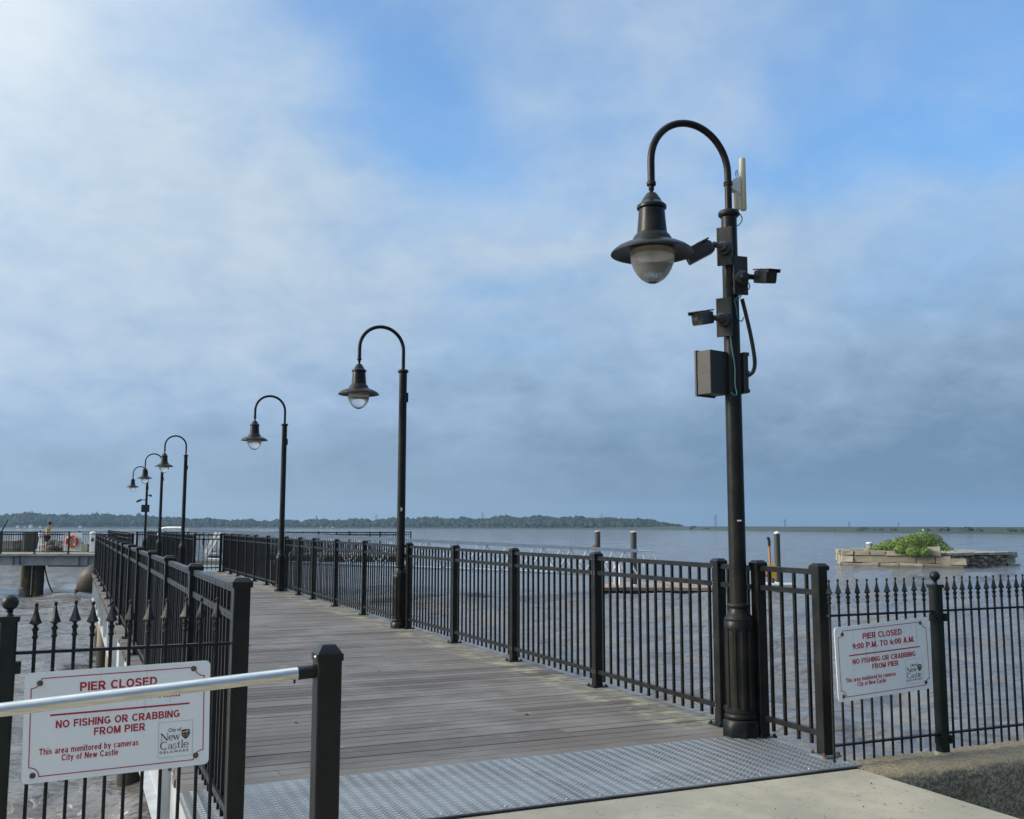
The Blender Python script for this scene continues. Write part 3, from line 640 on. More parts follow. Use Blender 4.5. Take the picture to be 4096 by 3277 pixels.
# ------------------------------------------------------------------ notice signs
def glyphs(t, tl):
    V = lambda x, a=0.0, b=1.0, k=None: ('r', x-(k or t)/2, a, x+(k or t)/2, b)
    H = lambda y, a, b, k=None: ('r', a, y-(k or t*.92)/2, b, y+(k or t*.92)/2)
    Dg = lambda x0, y0, x1, y1, k=None: ('d', x0, y0, x1, y1, k or t)
    A = lambda cx, cy, rx, ry, a0, a1, k=None: ('a', cx, cy, rx, ry, a0, a1, k or t)
    S = t/2; l = tl; q = tl/2; G = {}
    G['I'] = (t, [V(S)]); G['P'] = (.72, [V(S), H(1-S, S, .42), H(.46, S, .42), A(.42, .68, .2, .225, -90, 90)])
    G['E'] = (.68, [V(S), H(1-S, S, .65), H(.52, S, .61), H(S, S, .68)]); G['R'] = (.76, [V(S), H(1-S, S, .42), H(.46, S, .42), A(.42, .68, .2, .225, -90, 90), Dg(.38, .44, .64, 0, .24)])
    G['C'] = (.78, [A(.42, .5, .32, .41, 42, 318)]); G['L'] = (.64, [V(S), H(S, S, .64)]); G['O'] = (.84, [A(.42, .5, .32, .41, 0, 360)])
    G['S'] = (.70, [A(.35, .715, .24, .195, 15, 268), A(.35, .285, .25, .195, 92, -165)]); G['D'] = (.76, [V(S), H(1-S, S, .34), H(S, S, .34), A(.34, .5, .32, .405, -90, 90)])
    G['N'] = (.74, [V(S), V(.74-S), Dg(.10, 1, .64, 0)]); G['F'] = (.62, [V(S), H(1-S, S, .62), H(.50, S, .55)]); G['H'] = (.74, [V(S), V(.74-S), H(.53, S, .74-S)])
    G['G'] = (.82, [A(.42, .5, .32, .41, 45, 335), V(.72, .12, .50, .19), H(.44, .46, .81)]); G['B'] = (.74, [V(S), H(1-S, S, .42), H(.52, S, .44), H(S, S, .44), A(.42, .71, .17, .2, -90, 90), A(.44, .305, .2, .215, -90, 90)])
    G['A'] = (.76, [Dg(.11, 0, .37, 1), Dg(.65, 0, .39, 1), H(.30, .22, .54)]); G['M'] = (.86, [V(S), V(.86-S), Dg(.12, 1, .42, .02, .19), Dg(.74, 1, .44, .02, .19)]); G['T'] = (.66, [V(.33), H(1-S, 0, .66)])
    G['0'] = (.58, [A(.29, .5, .2, .41, 0, 360)]); G['9'] = (.58, [A(.28, .68, .19, .23, 0, 360), A(.19, .52, .285, .43, -75, 22)]); G['6'] = (.58, [A(.30, .32, .19, .23, 0, 360), A(.39, .48, .285, .43, 105, 202)])
    G[':'] = (t, [('r', 0, 0, t, t), ('r', 0, .52, t, .52+t)]); G['.'] = (t, [('r', 0, 0, t, t)])
    G['h'] = (.55, [V(q, 0, 1, l), A(.275, .46, .275-q, .18, 0, 180, l), V(.55-q, 0, .46, l)]); G['n'] = (.55, [V(q, 0, .72, l), A(.275, .46, .275-q, .18, 0, 180, l), V(.55-q, 0, .46, l)])
    G['i'] = (l, [V(q, 0, .72, l), V(q, .85, 1.0, l)]); G['l'] = (l, [V(q, 0, 1, l)]); G['s'] = (.48, [A(.24, .51, .155, .125, 15, 268, l*.9), A(.24, .21, .165, .135, 92, -165, l*.9)])
    G['a'] = (.55, [A(.25, .20, .17, .125, 0, 360, l*.9), V(.55-q-.02, 0, .50, l), A(.28, .48, .18, .16, 0, 155, l*.95)]); G['r'] = (.36, [V(q, 0, .72, l), A(.34, .40, .25, .24, 92, 165, l)])
    G['e'] = (.54, [A(.27, .36, .19, .28, 0, 318, l), H(.36, .1, .45, l*.75)]); G['o'] = (.56, [A(.28, .36, .19, .28, 0, 360, l)]); G['c'] = (.52, [A(.28, .36, .19, .28, 45, 315, l)])
    G['m'] = (.86, [V(q, 0, .72, l), A(.27, .46, .165, .18, 0, 180, l*.95), V(.43, 0, .46, l), A(.60, .46, .165, .18, 0, 180, l*.95), V(.86-q, 0, .46, l)])
    G['t'] = (.34, [V(.17, .06, .92, l), H(.64, 0, .34, l*.8), H(.07, .12, .34, l*.85)]); G['f'] = (.34, [V(.15, 0, .80, l), H(.64, 0, .34, l*.8), A(.29, .80, .14, .13, 75, 180, l*.9)])
    G['d'] = (.56, [A(.27, .36, .18, .28, 0, 360, l), V(.56-q, 0, 1, l)]); G['b'] = (.56, [A(.29, .36, .18, .28, 0, 360, l), V(q, 0, 1, l)])
    G['y'] = (.54, [Dg(.08, .72, .28, .06, l), Dg(.46, .72, .20, -.26, l)]); G['w'] = (.80, [Dg(.08, .72, .23, 0, l*.9), Dg(.23, 0, .40, .72, l*.9), Dg(.40, .72, .57, 0, l*.9), Dg(.57, 0, .72, .72, l*.9)])
    return G
GL = glyphs(.2, .17)
def bold_text(body, x, z, width, height, m, parent, y):
    gap = .095; tot = sum((.32 if c == ' ' else GL[c][0])+gap for c in body)-gap; k = width/tot; mb = MB(); cx = 0; n = 0
    def poly(pts):
        nonlocal n
        mb.prism([(x+a*k, z+b*height) for a, b in pts], .0008+(n % 7)*.00003, (0, y, 0)); n += 1
    for c in body:
        if c == ' ': cx += .32+gap; continue
        wd, st = GL[c]
        for s_ in st:
            if s_[0] == 'r': _, a, b, c2, d2 = s_; poly([(cx+a, b), (cx+c2, b), (cx+c2, d2), (cx+a, d2)])
            elif s_[0] == 'd':
                _, a, b, c2, d2, t_ = s_; L = math.hypot(c2-a, d2-b); hw = t_/2*L/abs(d2-b); poly([(cx+a-hw, b), (cx+a+hw, b), (cx+c2+hw, d2), (cx+c2-hw, d2)])
            else:
                _, ox, oz, rx, rz_, a0, a1, t_ = s_; N = max(6, int(abs(a1-a0)/18)); out = []; inn = []
                for i in range(N+1):
                    a = R(a0+(a1-a0)*i/N); out.append((cx+ox+(rx+t_/2)*math.cos(a), oz+(rz_+t_*.46)*math.sin(a))); inn.append((cx+ox+(rx-t_/2)*math.cos(a), oz+(rz_-t_*.46)*math.sin(a)))
                for i in range(N):
                    vs = [out[i], out[i+1], inn[i+1], inn[i]]; e = .00085+(n % 5)*.00003
                    O = [Vector((x+a*k, y, z+b*height)) for a, b in vs]; T_ = [p-Vector((0, e, 0)) for p in O]
                    mb.add(O+T_, [(4, 5, 6, 7), (0, 1, 5, 4), (2, 3, 7, 6)]+([(3, 0, 4, 7)] if i == 0 else [])+([(1, 2, 6, 5)] if i == N-1 else []))
                n += 1
        cx += wd+gap
    return mb.build('lettering', m, parent, smooth=False)
def shield(parent, x, z, s_, y):
    out = [(-.5, .5), (-.25, .56), (0, .58), (.25, .56), (.5, .5), (.5, .1), (.42, -.22), (.2, -.48), (0, -.6), (-.2, -.48), (-.42, -.22), (-.5, .1)]
    o = MB().prism([(x+a*s_, z+b*s_) for a, b in out], .0010, (0, y, 0)).build('shield', 'navy', parent, smooth=False)
    g_ = MB(); q = lambda pts: g_.prism([(x+a*s_, z+b*s_) for a, b in pts], .0008, (0, y-.0011, 0))
    q([(-.44, .34), (.44, .40), (.44, .26), (-.44, .16)]); q([(.08, .50), (.22, .50), (.20, .04), (.10, .04)])
    for k in range(4): q([(.02+k*.10, -.05), (.06+k*.10, -.05), (.05+k*.09, -.34+k*.05), (.02+k*.09, -.36+k*.05)])
    q([(-.36, -.02), (-.12, -.02), (-.10, -.10), (-.30, -.14)]); q([(-.26, -.2), (-.20, -.2), (-.12, -.40), (-.16, -.40)])
    g_.build('shield_charge', 'gold', o, smooth=False)
def serif_word(name, parent, word, x, z, w_, h_, y):
    """book-style capitals and lower case drawn as thick and thin strokes with serifs"""
    G = {
     'N': (.95, [('s', .10, 0, .10, 1, .05), ('s', .10, 1, .80, 0, .16), ('s', .82, 0, .82, 1, .05), ('f', .10, 0), ('f', .06, 1), ('f', .82, 1)]),
     'e': (.55, [('c', .28, .33, .24, .33, 5, 315, .10), ('s', .06, .36, .50, .36, .06)]),
     'w': (.80, [('s', .06, .64, .24, 0, .12), ('s', .24, 0, .40, .60, .05), ('s', .40, .62, .56, 0, .12), ('s', .56, 0, .76, .64, .05), ('f', .06, .64), ('f', .40, .64), ('f', .74, .64)]),
     'C': (.82, [('c', .42, .5, .36, .50, 45, 315, .13)]),
     'a': (.52, [('c', .22, .20, .17, .20, 0, 360, .07), ('s', .40, 0, .40, .46, .12), ('c', .23, .46, .17, .18, 0, 165, .06)]),
     's': (.42, [('c', .20, .48, .14, .16, 20, 250, .07), ('c', .20, .17, .15, .17, -160, 90, .08)]),
     't': (.40, [('s', .18, .05, .18, .86, .12), ('s', .04, .62, .34, .62, .05), ('c', .28, .10, .10, .10, 180, 300, .06)]),
     'l': (.28, [('s', .14, 0, .14, 1.05, .12), ('f', .14, 0)])}
    m = MB(); cx = 0; tot = sum(G[c][0] for c in word); k = w_/tot
    def seg(ax, az, bx, bz, t_):
        a = Vector((ax*k, az*h_)); b = Vector((bx*k, bz*h_)); d = (b-a); n_ = Vector((-d.y, d.x)).normalized()*(t_*h_*.5) if d.length > 1e-9 else Vector((0, 0))
        pts = [a+n_, a-n_, b-n_, b+n_]
        m.prism([(x+p_.x, z+p_.y) for p_ in pts], .0010, (0, y, 0))
    for c in word:
        wdt, st = G[c]
        for s_ in st:
            if s_[0] == 's': seg(cx+s_[1], s_[2], cx+s_[3], s_[4], s_[5])
            elif s_[0] == 'f': seg(cx+s_[1]-.10, s_[2], cx+s_[1]+.10, s_[2], .04)
            else:
                _, ox, oz, rx, rz_, a0, a1, t_ = s_; n_ = 12; pr = None
                for i in range(n_+1):
                    a = R(a0+(a1-a0)*i/n_); q = (cx+ox+rx*math.cos(a), oz+rz_*math.sin(a))
                    if pr: seg(pr[0], pr[1], q[0], q[1], t_*(.45+.75*abs(math.cos((a)))))
                    pr = q
        cx += wdt
    m.build(name, 'maroon', parent, smooth=False)
def notice_sign(label, loc, rot, W_=.775, H_=.458):
    root = thing('notice_sign', label, 'sign', loc, 0, 'pier closing-hours signs'); root.rotation_euler = rot
    rc = .022; pts = []
    for cx, cz, a0 in ((W_/2-rc, H_/2-rc, 0), (-W_/2+rc, H_/2-rc, 90), (-W_/2+rc, -H_/2+rc, 180), (W_/2-rc, -H_/2+rc, 270)):
        pts += [(cx+rc*math.cos(R(a0+t_)), cz+rc*math.sin(R(a0+t_))) for t_ in (0, 22, 45, 68, 90)]
    MB().prism(pts, .004, (0, 0, 0)).build('sign_panel', 'sign', root, smooth=False)
    Y0 = -.0041
    X = lambda u_: -W_/2+u_*W_
    Z = lambda v_: H_/2-v_*H_
    # border with scooped corners
    ix, iz, cr = W_/2-.026, H_/2-.026, .040; path = []
    for sx, sz, a0, a1 in ((1, 1, 270, 180), (-1, 1, 360, 270), (-1, -1, 90, 0), (1, -1, 180, 90)):
        path += [(sx*ix+cr*math.cos(R(a0+(a1-a0)*t_/6)), sz*iz+cr*math.sin(R(a0+(a1-a0)*t_/6))) for t_ in range(7)]
    b = MB()
    for p_, q in zip(path, path[1:]+path[:1]):
        a = Vector(p_); c = Vector(q); d = c-a
        if d.length < 1e-6: continue
        n_ = Vector((-d.y, d.x)).normalized()*.0019; e = d.normalized()*.0012
        b.prism([tuple(a+n_-e), tuple(a-n_-e), tuple(c-n_+e), tuple(c+n_+e)], .0008, (0, Y0, 0))
    b.build('border_line', 'red', root, smooth=False)
    def line(txt, u0, u1, vb, vt, m_='red', bold=.018):
        bold_text(txt, X(u0), Z(vb), (u1-u0)*W_, (vb-vt)*H_, m_, root, Y0)
    line('PIER CLOSED', .285, .700, .200, .118)
    line('9:00 P.M. TO 6:00 A.M.', .175, .830, .322, .243)
    line('NO FISHING OR CRABBING', .165, .830, .522, .452)
    line('FROM PIER', .365, .640, .618, .548)
    line('This area monitored by cameras', .085, .605, .752, .694, bold=.012)
    line('City of New Castle', .200, .497, .822, .764, bold=.012)
    b = MB(); b.prism([(X(.135), Z(.407)), (X(.885), Z(.407)), (X(.885), Z(.391)), (X(.135), Z(.391))], .0008, (0, Y0, 0)); b.build('rule_line', 'red', root, smooth=False)
    b = MB(); x0, x1, z0, z1 = X(.715), X(.905), Z(.895), Z(.560)
    for a, c in (((x0, z0), (x1, z0)), ((x1, z0), (x1, z1)), ((x1, z1), (x0, z1)), ((x0, z1), (x0, z0))):
        d = (Vector(c)-Vector(a)); n_ = Vector((-d.y, d.x)).normalized()*.0007; a, c = Vector(a), Vector(c)
        b.prism([tuple(a+n_), tuple(a-n_), tuple(c-n_), tuple(c+n_)], .0006, (0, Y0, 0))
    b.build('logo_frame', 'greyline', root, smooth=False)
    textmesh('logo_lettering', 'City of', 1, X(.770), Z(.656), 'navy', root, width=.070*W_, height=.034*H_, bold=.004, y=Y0)
    serif_word('logo_lettering', root, 'New', X(.726), Z(.735), .108*W_, .068*H_, Y0)
    serif_word('logo_lettering', root, 'Castle', X(.724), Z(.818), .160*W_, .072*H_, Y0)
    textmesh('logo_lettering', 'DELAWARE', 1, X(.724), Z(.856), 'maroon', root, width=.158*W_, height=.022*H_, bold=.004, y=Y0, space=1.5)
    shield(root, X(.866), Z(.690), .048*W_, Y0)
    for bx, bz in ((.078, .100), (.905, .070), (.055, .930), (.925, .905)):
        MB().lathe([(.0125, 0), (.0115, .003), (.0075, .0035), (.0070, .008), (.004, .010), (0, .0103)], (X(bx), Y0, Z(bz)), 14, Matrix.Rotation(R(90), 3, 'X')).build('bolt', 'bolt', root)
    return root
notice_sign('white pier hours sign on the left iron fence, crossed by the silver barrier rail', (.232, 4.775, .6165), (R(1.5), R(-1.2), 0), W_=.757)
notice_sign('tilted white pier hours sign on the right iron fence beside the ball-topped post', (4.792, 4.972, .622), (R(1), R(-2.9), 0), W_=.790)

# ------------------------------------------------------------------ barrier post and rail
root = thing('barrier_rail', 'silver aluminium rail fixed to a short black cap-topped post at the pier entrance', 'barrier', (.777, 3.24, 0))
h = 1.085
o = MB().box((0, 0, (h-.04)/2-.05), (.078, .078, h-.04+.1), ch=.004).build('post', 'black', root)
c = MB(); b = .0425; rg = lambda s_, z: [(s_, -s_, z), (s_, s_, z), (-s_, s_, z), (-s_, -s_, z)]
c.add(rg(b, h-.055)+rg(b, h-.033)+rg(.040, h-.033)+rg(.022, h-.006)+rg(.020, h-.005), [(3, 2, 1, 0)]+[(i*4+k, i*4+(k+1) % 4, (i+1)*4+(k+1) % 4, (i+1)*4+k) for i in range(4) for k in range(4)]+[(16, 17, 18, 19)])
c.build('post_cap', 'black', o)
MB().lathe([(.006, 0), (.006, .003), (.003, .005), (0, .005)], (-.0425, -.022, h-.042), 10, Matrix.Rotation(R(-90), 3, 'Y')).build('cap_screw', 'chrome', o)
e_ = copy_tree(o); e_.parent = root; e_.location = (-2.14, 0, -.13)
a0, a1 = Vector((-.040, -.005, .997)), Vector((-2.1, -.005, .865)); dd = (a1-a0).normalized()
MB().tube([a0, a0+dd*.056, a0+dd*.058], [.0215, .0215, .018], 20).build('rail_sleeve', 'black', root)
MB().tube([a0+dd*.053, a1], .0195, 28).build('rail_tube', 'alu', root)
MB().lathe([(.004, -.012), (.004, 0)], tuple(a0+dd*.066-Vector((0, 0, .018))), 8).build('set_screw', 'black', root)

# ------------------------------------------------------------------ street lamps
def lamp_meshes():
    P_ = {}
    P_['plinth'] = MB().lathe([(.132, 0), (.132, .108), (.122, .120), (.11, .121)], n=8, mtx=Matrix.Rotation(R(22.5), 3, 'Z'))
    def flute(a, r, z):
        if not (.205 < z < .735): return 1
        ph = (a/(2*PI)*10+.1) % 1.0; q = min(1.0, max(0.0, (.29-abs(ph-.5))/.06)); return 1-.105*q*(.75+.25*math.cos((ph-.5)*5))
    zs = [.120, .128, .140, .150, .158, .166, .174, .178, .2, .206, .215, .235, .4, .55, .70, .722, .734, .74, .788, .792, .80, .806, .815]
    rs = [.105, .114, .117, .115, .108, .112, .112, .105, .105, .105, .105, .105, .1055, .106, .1065, .1065, .1065, .1065, .107, .104, .104, .106, .098]
    prof = list(zip(rs, zs))+[(.096, .822), (.090, .83), (.078, .845), (.070, .865), (.068, .882), (.066, .884), (.078, .889), (.083, .899), (.081, .909), (.072, .917), (.0615, .919)]
    P_['fluted_base'] = MB().lathe(prof, n=180, mod=flute)
    P_['pole'] = MB().lathe([(.0615, .915), (.0605, 1.6), (.059, 2.6), (.0575, 3.74), (.0575, 3.745), (.068, 3.747), (.078, 3.758), (.080, 3.772), (.074, 3.788), (.06, 3.797), (.03, 3.798)], n=28)
    pts = [(0, 0, 3.79), (0, 0, 4.075)]+[(-.335+.335*math.cos(a), 0, 4.078+.337*math.sin(a)) for a in np.linspace(.0, PI, 26)[1:-1]]+[(-.67, 0, 4.075), (-.67, 0, 3.915)]
    P_['arm'] = MB().tube(pts, .0265, 18)
    P_['arm'].lathe([(.032, 3.895), (.034, 3.90), (.034, 3.918), (.030, 3.924)], (-.67, 0, 0), 16); P_['arm'].lathe([(.02, 3.895), (.02, 3.862), (.014, 3.855), (.014, 3.835)], (-.67, 0, 0), 14)
    H = [(.012, 3.838), (.034, 3.836), (.050, 3.815), (.056, 3.803), (.060, 3.80), (.068, 3.785), (.074, 3.772), (.078, 3.768), (.098, 3.750), (.105, 3.744), (.107, 3.736), (.106, 3.722), (.098, 3.717), (.092, 3.716),
         (.094, 3.70), (.098, 3.64), (.104, 3.575), (.108, 3.538), (.113, 3.534), (.124, 3.524), (.136, 3.505), (.143, 3.487), (.146, 3.478), (.150, 3.474), (.175, 3.466), (.215, 3.452), (.255, 3.432), (.283, 3.410), (.296, 3.394), (.297, 3.388), (.292, 3.388),
         (.26, 3.402), (.20, 3.418), (.16, 3.420)]
    P_['shade'] = MB().lathe(H, (-.67, 0, 0), 48)
    P_['globe'] = MB().lathe([(.158, 3.412), (.160, 3.385), (.157, 3.355), (.148, 3.315), (.132, 3.275), (.110, 3.238), (.082, 3.207), (.050, 3.186), (.03, 3.180), (.0, 3.179)], (0, 0, 0), 48)
    P_['lamp_housing'] = MB().lathe([(.140, 3.418), (.140, 3.375), (.06, 3.368), (.0, 3.366)], (-.67, 0, 0), 24)
    P_['globe_button'] = MB().lathe([(.034, 3.186), (.030, 3.178), (.0, 3.176)], (-.67, 0, 0), 16)
    return P_
LM = lamp_meshes()
def make_lamp(label, loc):
    r = thing('street_lamp', label, 'street lamp', loc, 0, 'gooseneck lamps along the pier')
    for k, mb in LM.items():
        o = mb.build(k, 'globe' if k == 'globe' else ('white' if k == 'lamp_housing' else 'lampblack'), r, ang=40)
        if k == 'globe': o.location = (-.67, 0, 0)
    return r
lamp = make_lamp('nearest tall black gooseneck lamp with security cameras and fluted base', (4.37, 5.915, 0))
def lamp_at(x, y, z, label):
    c = copy_tree(lamp); c.location = (x, y, z); c['label'] = label
    b = MB().box((.062, 0, 3.38), (.03, .06, .14), ch=.004).build('control_box', 'lampblack', c)
    return c
lamp2 = lamp_at(4.40, 14.0, -.03, 'tall black gooseneck lamp numbered nine halfway down the right railing')
lamp_at(4.345, 22.75, -.02, 'black gooseneck lamp beside the right railing just before the pier narrows')
lamp_at(3.36, 34.5, 0, 'black gooseneck lamp at the corner where the pier narrows')
lamp_at(3.33, 43.6, 0, 'far gooseneck lamp between the corner lamp and the farthest lamp with the dark box')
lamp6 = lamp_at(3.33, 52.5, -.05, 'farthest small gooseneck lamp carrying a dark box and cameras')
# painted number on the second lamp and white scuffs on the first
textmesh('number_decal', '9', 1, -.016, 1.70, 'white', lamp2, width=.034, height=.055, bold=.02, y=-.062).rotation_euler = (0, 0, R(-18))
MB().box((-.019, -.059, 1.50), (.030, .004, .010), R(-25)).build('scuff_mark', 'white', lamp, smooth=False)
# ------------------------------------------------------------------ equipment on the near lamp
LX, LY = 4.37, 5.915
def camera_(label, plate_c, plate_dir, ball, aim, sc=1.0):
    """bullet camera: mounting plate against the pole, ball bracket, body with sun hood and window"""
    rt = thing('security_camera', label, 'security camera', plate_c, 0, 'security cameras on the near lamp')
    n_ = Vector(plate_dir).normalized(); rz = math.atan2(n_.x, -n_.y)
    pl = MB().box((0, 0, 0), (.115, .020, .285), rz, ch=.003)
    o = pl.build('mounting_plate', 'boxgrey', rt, smooth=False)
    hl = MB(); sx = Vector((math.cos(rz), math.sin(rz), 0))
    for a in (-1, 1):
        for z in (-.125, -.10, -.075, .055, .085, .12):
            q = sx*(a*.046)+n_*.0105; hl.box((q.x, q.y, z), (.009, .003, .009), rz)
    hl.build('screw_hole', 'rubber', o, smooth=False)
    cl = MB().box(tuple(-n_*.035), (.10, .052, .05), rz); cl.box(tuple(-n_*.035+Vector((0, 0, -.10))), (.10, .052, .03), rz); cl.build('pole_clamp', 'darkplastic', rt, smooth=False)
    qd = n_.to_track_quat('Z', 'Y').to_matrix()
    B = MB(); B.lathe([(.052, .010), (.054, .014), (.054, .030), (.046, .036), (.032, .045), (.028, .075)], (0, 0, -.02), 24, qd)
    e = Vector(ball)-Vector(plate_c); B.tube([n_*.06+Vector((0, 0, -.02)), e], [.022, .018], 14); B.lathe([(0, -.026), (.018, -.018), (.026, 0), (.018, .018), (0, .026)], tuple(e), 14)
    B.build('ball_bracket', 'darkplastic', rt)
    f_ = Vector(aim).normalized(); x_ = f_.cross(Vector((0, 0, 1))).normalized(); z_ = x_.cross(f_)
    mt = Matrix((x_*sc, f_, z_*sc*1.4)).transposed()
    c0 = e+f_*.125
    ring = [(.042, -.036), (.048, -.022), (.048, .030), (.042, .037), (-.042, .037), (-.048, .030), (-.048, -.022), (-.042, -.036)]
    bd = MB(); vs = []
    for yy, sc_ in ((-.105, .72), (-.085, .95), (.09, 1.0), (.10, .97)):
        vs += [mt @ Vector((a*sc_, yy, b*sc_))+c0 for a, b in ring]
    fs = [tuple(range(7, -1, -1)), tuple(24+k for k in range(8))]+[(i*8+k, i*8+(k+1) % 8, (i+1)*8+(k+1) % 8, (i+1)*8+k) for i in range(3) for k in range(8)]
    bd.add(vs, fs); bo = bd.build('camera_body', 'boxgrey', rt, ang=30)
    hd = MB(); hd.box(c0+mt @ Vector((0, .02, .0415)), (.106, .235, .005), mtx=mt)
    for s_ in (-1, 1): hd.box(c0+mt @ Vector((s_*.0515, .055, .034)), (.003, .16, .020), mtx=mt)
    hd.build('sun_hood', 'darkplastic', bo, smooth=False)
    tp = MB(); tp.box(c0+mt @ Vector((0, -.045, .0455)), (.096, .10, .003), mtx=mt); tp.build('hood_label', 'white', bo, smooth=False)
    wn = MB(); wn.box(c0+mt @ Vector((0, .1015, -.001)), (.076, .003, .052), mtx=mt); wo = wn.build('window', 'lensglass', bo, smooth=False)
    ln = MB(); ln.lathe([(.015, 0), (.015, .002), (.010, .003), (0, .003)], tuple(c0+mt @ Vector((0, .103, 0))), 16, f_.to_track_quat('Z', 'Y').to_matrix()); ln.build('lens', 'darkplastic', bo)
    return rt
camera_('long black security camera under the lamp shade, pointing away to the left', (LX-.076, LY-.044, 3.505), (-.83, -.63, 0), (LX-.178, LY-.057, 3.50), (-.80, .30, -.45), sc=.98)
camera_('security camera on the right of the lamp pole, aimed right', (LX+.025, LY-.088, 3.285), (-.10, -1.0, 0), (LX+.140, LY-.120, 3.275), (-.16, -1.05, -.24), sc=.9)
camera_('lowest security camera on the lamp pole, aimed left towards the viewer', (LX-.085, LY-.03, 2.975), (-.87, -.60, 0), (LX-.195, LY-.02, 2.965), (-.95, -.52, -.24), sc=.9)
o = thing('equipment_box', 'dark grey steel box strapped to the left of the near lamp pole', 'junction box', (LX-.155, LY+.030, 2.565))
zq_ = Matrix.Rotation(R(14), 3, 'Z')
MB().box((0, 0, 0), (.19, .128, .315), R(14), ch=.004).build('box_body', 'boxgrey', o, smooth=False)
MB().box(zq_ @ Vector((0, .074, 0)), (.205, .022, .335), R(14), ch=.004).build('lid', 'darkplastic', o, smooth=False)
MB().box(zq_ @ Vector((-.0958, 0, 0)), (.003, .126, .004), R(14)).build('seam', 'darkplastic', o, smooth=False)
o = thing('equipment_box', 'slim black enclosure with rubber feet on the right back of the near lamp pole', 'junction box', (LX+.085, LY+.04, 2.575))
MB().box((0, 0, 0), (.040, .18, .30), 0, ch=.004).build('box_body', 'darkplastic', o, smooth=False)
m = MB()
for z in (-.135, -.0, .135): m.lathe([(.012, -.012), (.012, .012)], (.012, -.092, z), 8)
m.build('latch', 'darkplastic', o)
def spline(pts, n=40):
    out = []; P_ = [Vector(p) for p in pts]; P_ = [P_[0]*2-P_[1]]+P_+[P_[-1]*2-P_[-2]]
    for i in range(1, len(P_)-2):
        for k in range(n//(len(P_)-3)+1):
            t_ = k/(n//(len(P_)-3)+1); a, b, c, d = P_[i-1:i+3]
            out.append(.5*((2*b)+(c-a)*t_+(2*a-5*b+4*c-d)*t_*t_+(3*b-a-3*c+d)*t_**3))
    return out+[P_[-2]]
def rp(dx, dy, z): return (LX+dx, LY+dy, z)
tag(MB().tube(spline([rp(.085, -.02, 3.13), rp(.115, -.02, 3.02), rp(.165, -.01, 2.85), rp(.20, .0, 2.68), rp(.185, .0, 2.60), rp(.14, .0, 2.565), rp(.10, .0, 2.56)]), .015, 12).build('conduit', 'darkplastic'), 'thick black conduit looping down the right of the near lamp pole', 'conduit')
tag(MB().tube(spline([rp(.055, -.045, 3.78), rp(.085, -.045, 3.74), rp(.07, -.05, 3.70), rp(.02, -.065, 3.66), rp(-.005, -.09, 3.645)]), .004, 8).build('cable', 'cable'), 'thin cable hooking from the antenna down to the topmost camera plate', 'cable')
tag(MB().tube(spline([rp(-.03, -.075, 3.36), rp(-.01, -.085, 3.28), rp(.035, -.08, 3.20), rp(.03, -.09, 3.14), rp(-.01, -.085, 3.10), rp(-.035, -.08, 3.085)]), .0042, 8).build('cable', 'cable'), 'teal cable looping down the front of the near lamp pole between two cameras', 'cable')
tag(MB().tube(spline([rp(.0, -.075, 3.36), rp(.0, -.08, 3.30), rp(.07, -.10, 3.25), rp(.085, -.11, 3.19), rp(.02, -.085, 3.14), rp(-.03, -.075, 3.10)]), .0042, 8).build('cable', 'cable'), 'teal cable swinging right past the middle camera on the near lamp pole', 'cable')
tag(MB().tube(spline([rp(-.035, -.09, 3.09), rp(-.02, -.09, 3.03), rp(-.005, -.085, 2.965), rp(.03, -.08, 2.945), rp(.065, -.06, 2.98)]), .0042, 8).build('cable', 'cable'), 'teal cable sagging across the pole beside the lowest camera', 'cable')
tag(MB().tube(spline([rp(-.075, -.085, 2.83), rp(-.065, -.085, 2.74), rp(-.05, -.095, 2.60), rp(-.055, -.10, 2.47), rp(-.05, -.11, 2.41), rp(-.07, -.115, 2.39), rp(-.10, -.11, 2.41)]), .0048, 8).build('cable', 'cable'), 'teal cable hanging from the lowest camera down beside the dark grey box', 'cable')
o = thing('antenna', 'cream wireless antenna tube bracketed to the near lamp pole', 'antenna', rp(.135, .0, 4.02))
MB().lathe([(.0, -.205), (.020, -.203), (.024, -.195), (.024, .195), (.020, .203), (0, .205)], n=20).build('antenna_tube', 'antenna', o)
MB().box((-.06, .0, -.14), (.040, .035, .13), ch=.004).build('radio_unit', 'antenna', o, smooth=False)
m = MB(); m.prism([(-.135, -.045), (-.035, -.085), (-.035, .055), (-.075, .035), (-.135, -.005)], .05, (0, .03, 0)); m.build('bracket', 'white', o, smooth=False)
m = MB(); m.lathe([(.034, -.030), (.034, -.020)], (-.135, 0, 0), 16); m.lathe([(.034, -.012), (.034, -.004)], (-.135, 0, 0), 16); m.build('strap', 'rubber', o)
MB().tube(spline([(-.06, 0, .05), (-.065, -.005, .085), (-.05, 0, .10), (-.04, 0, .06)], 16), .003, 6).build('lead', 'rubber', o)
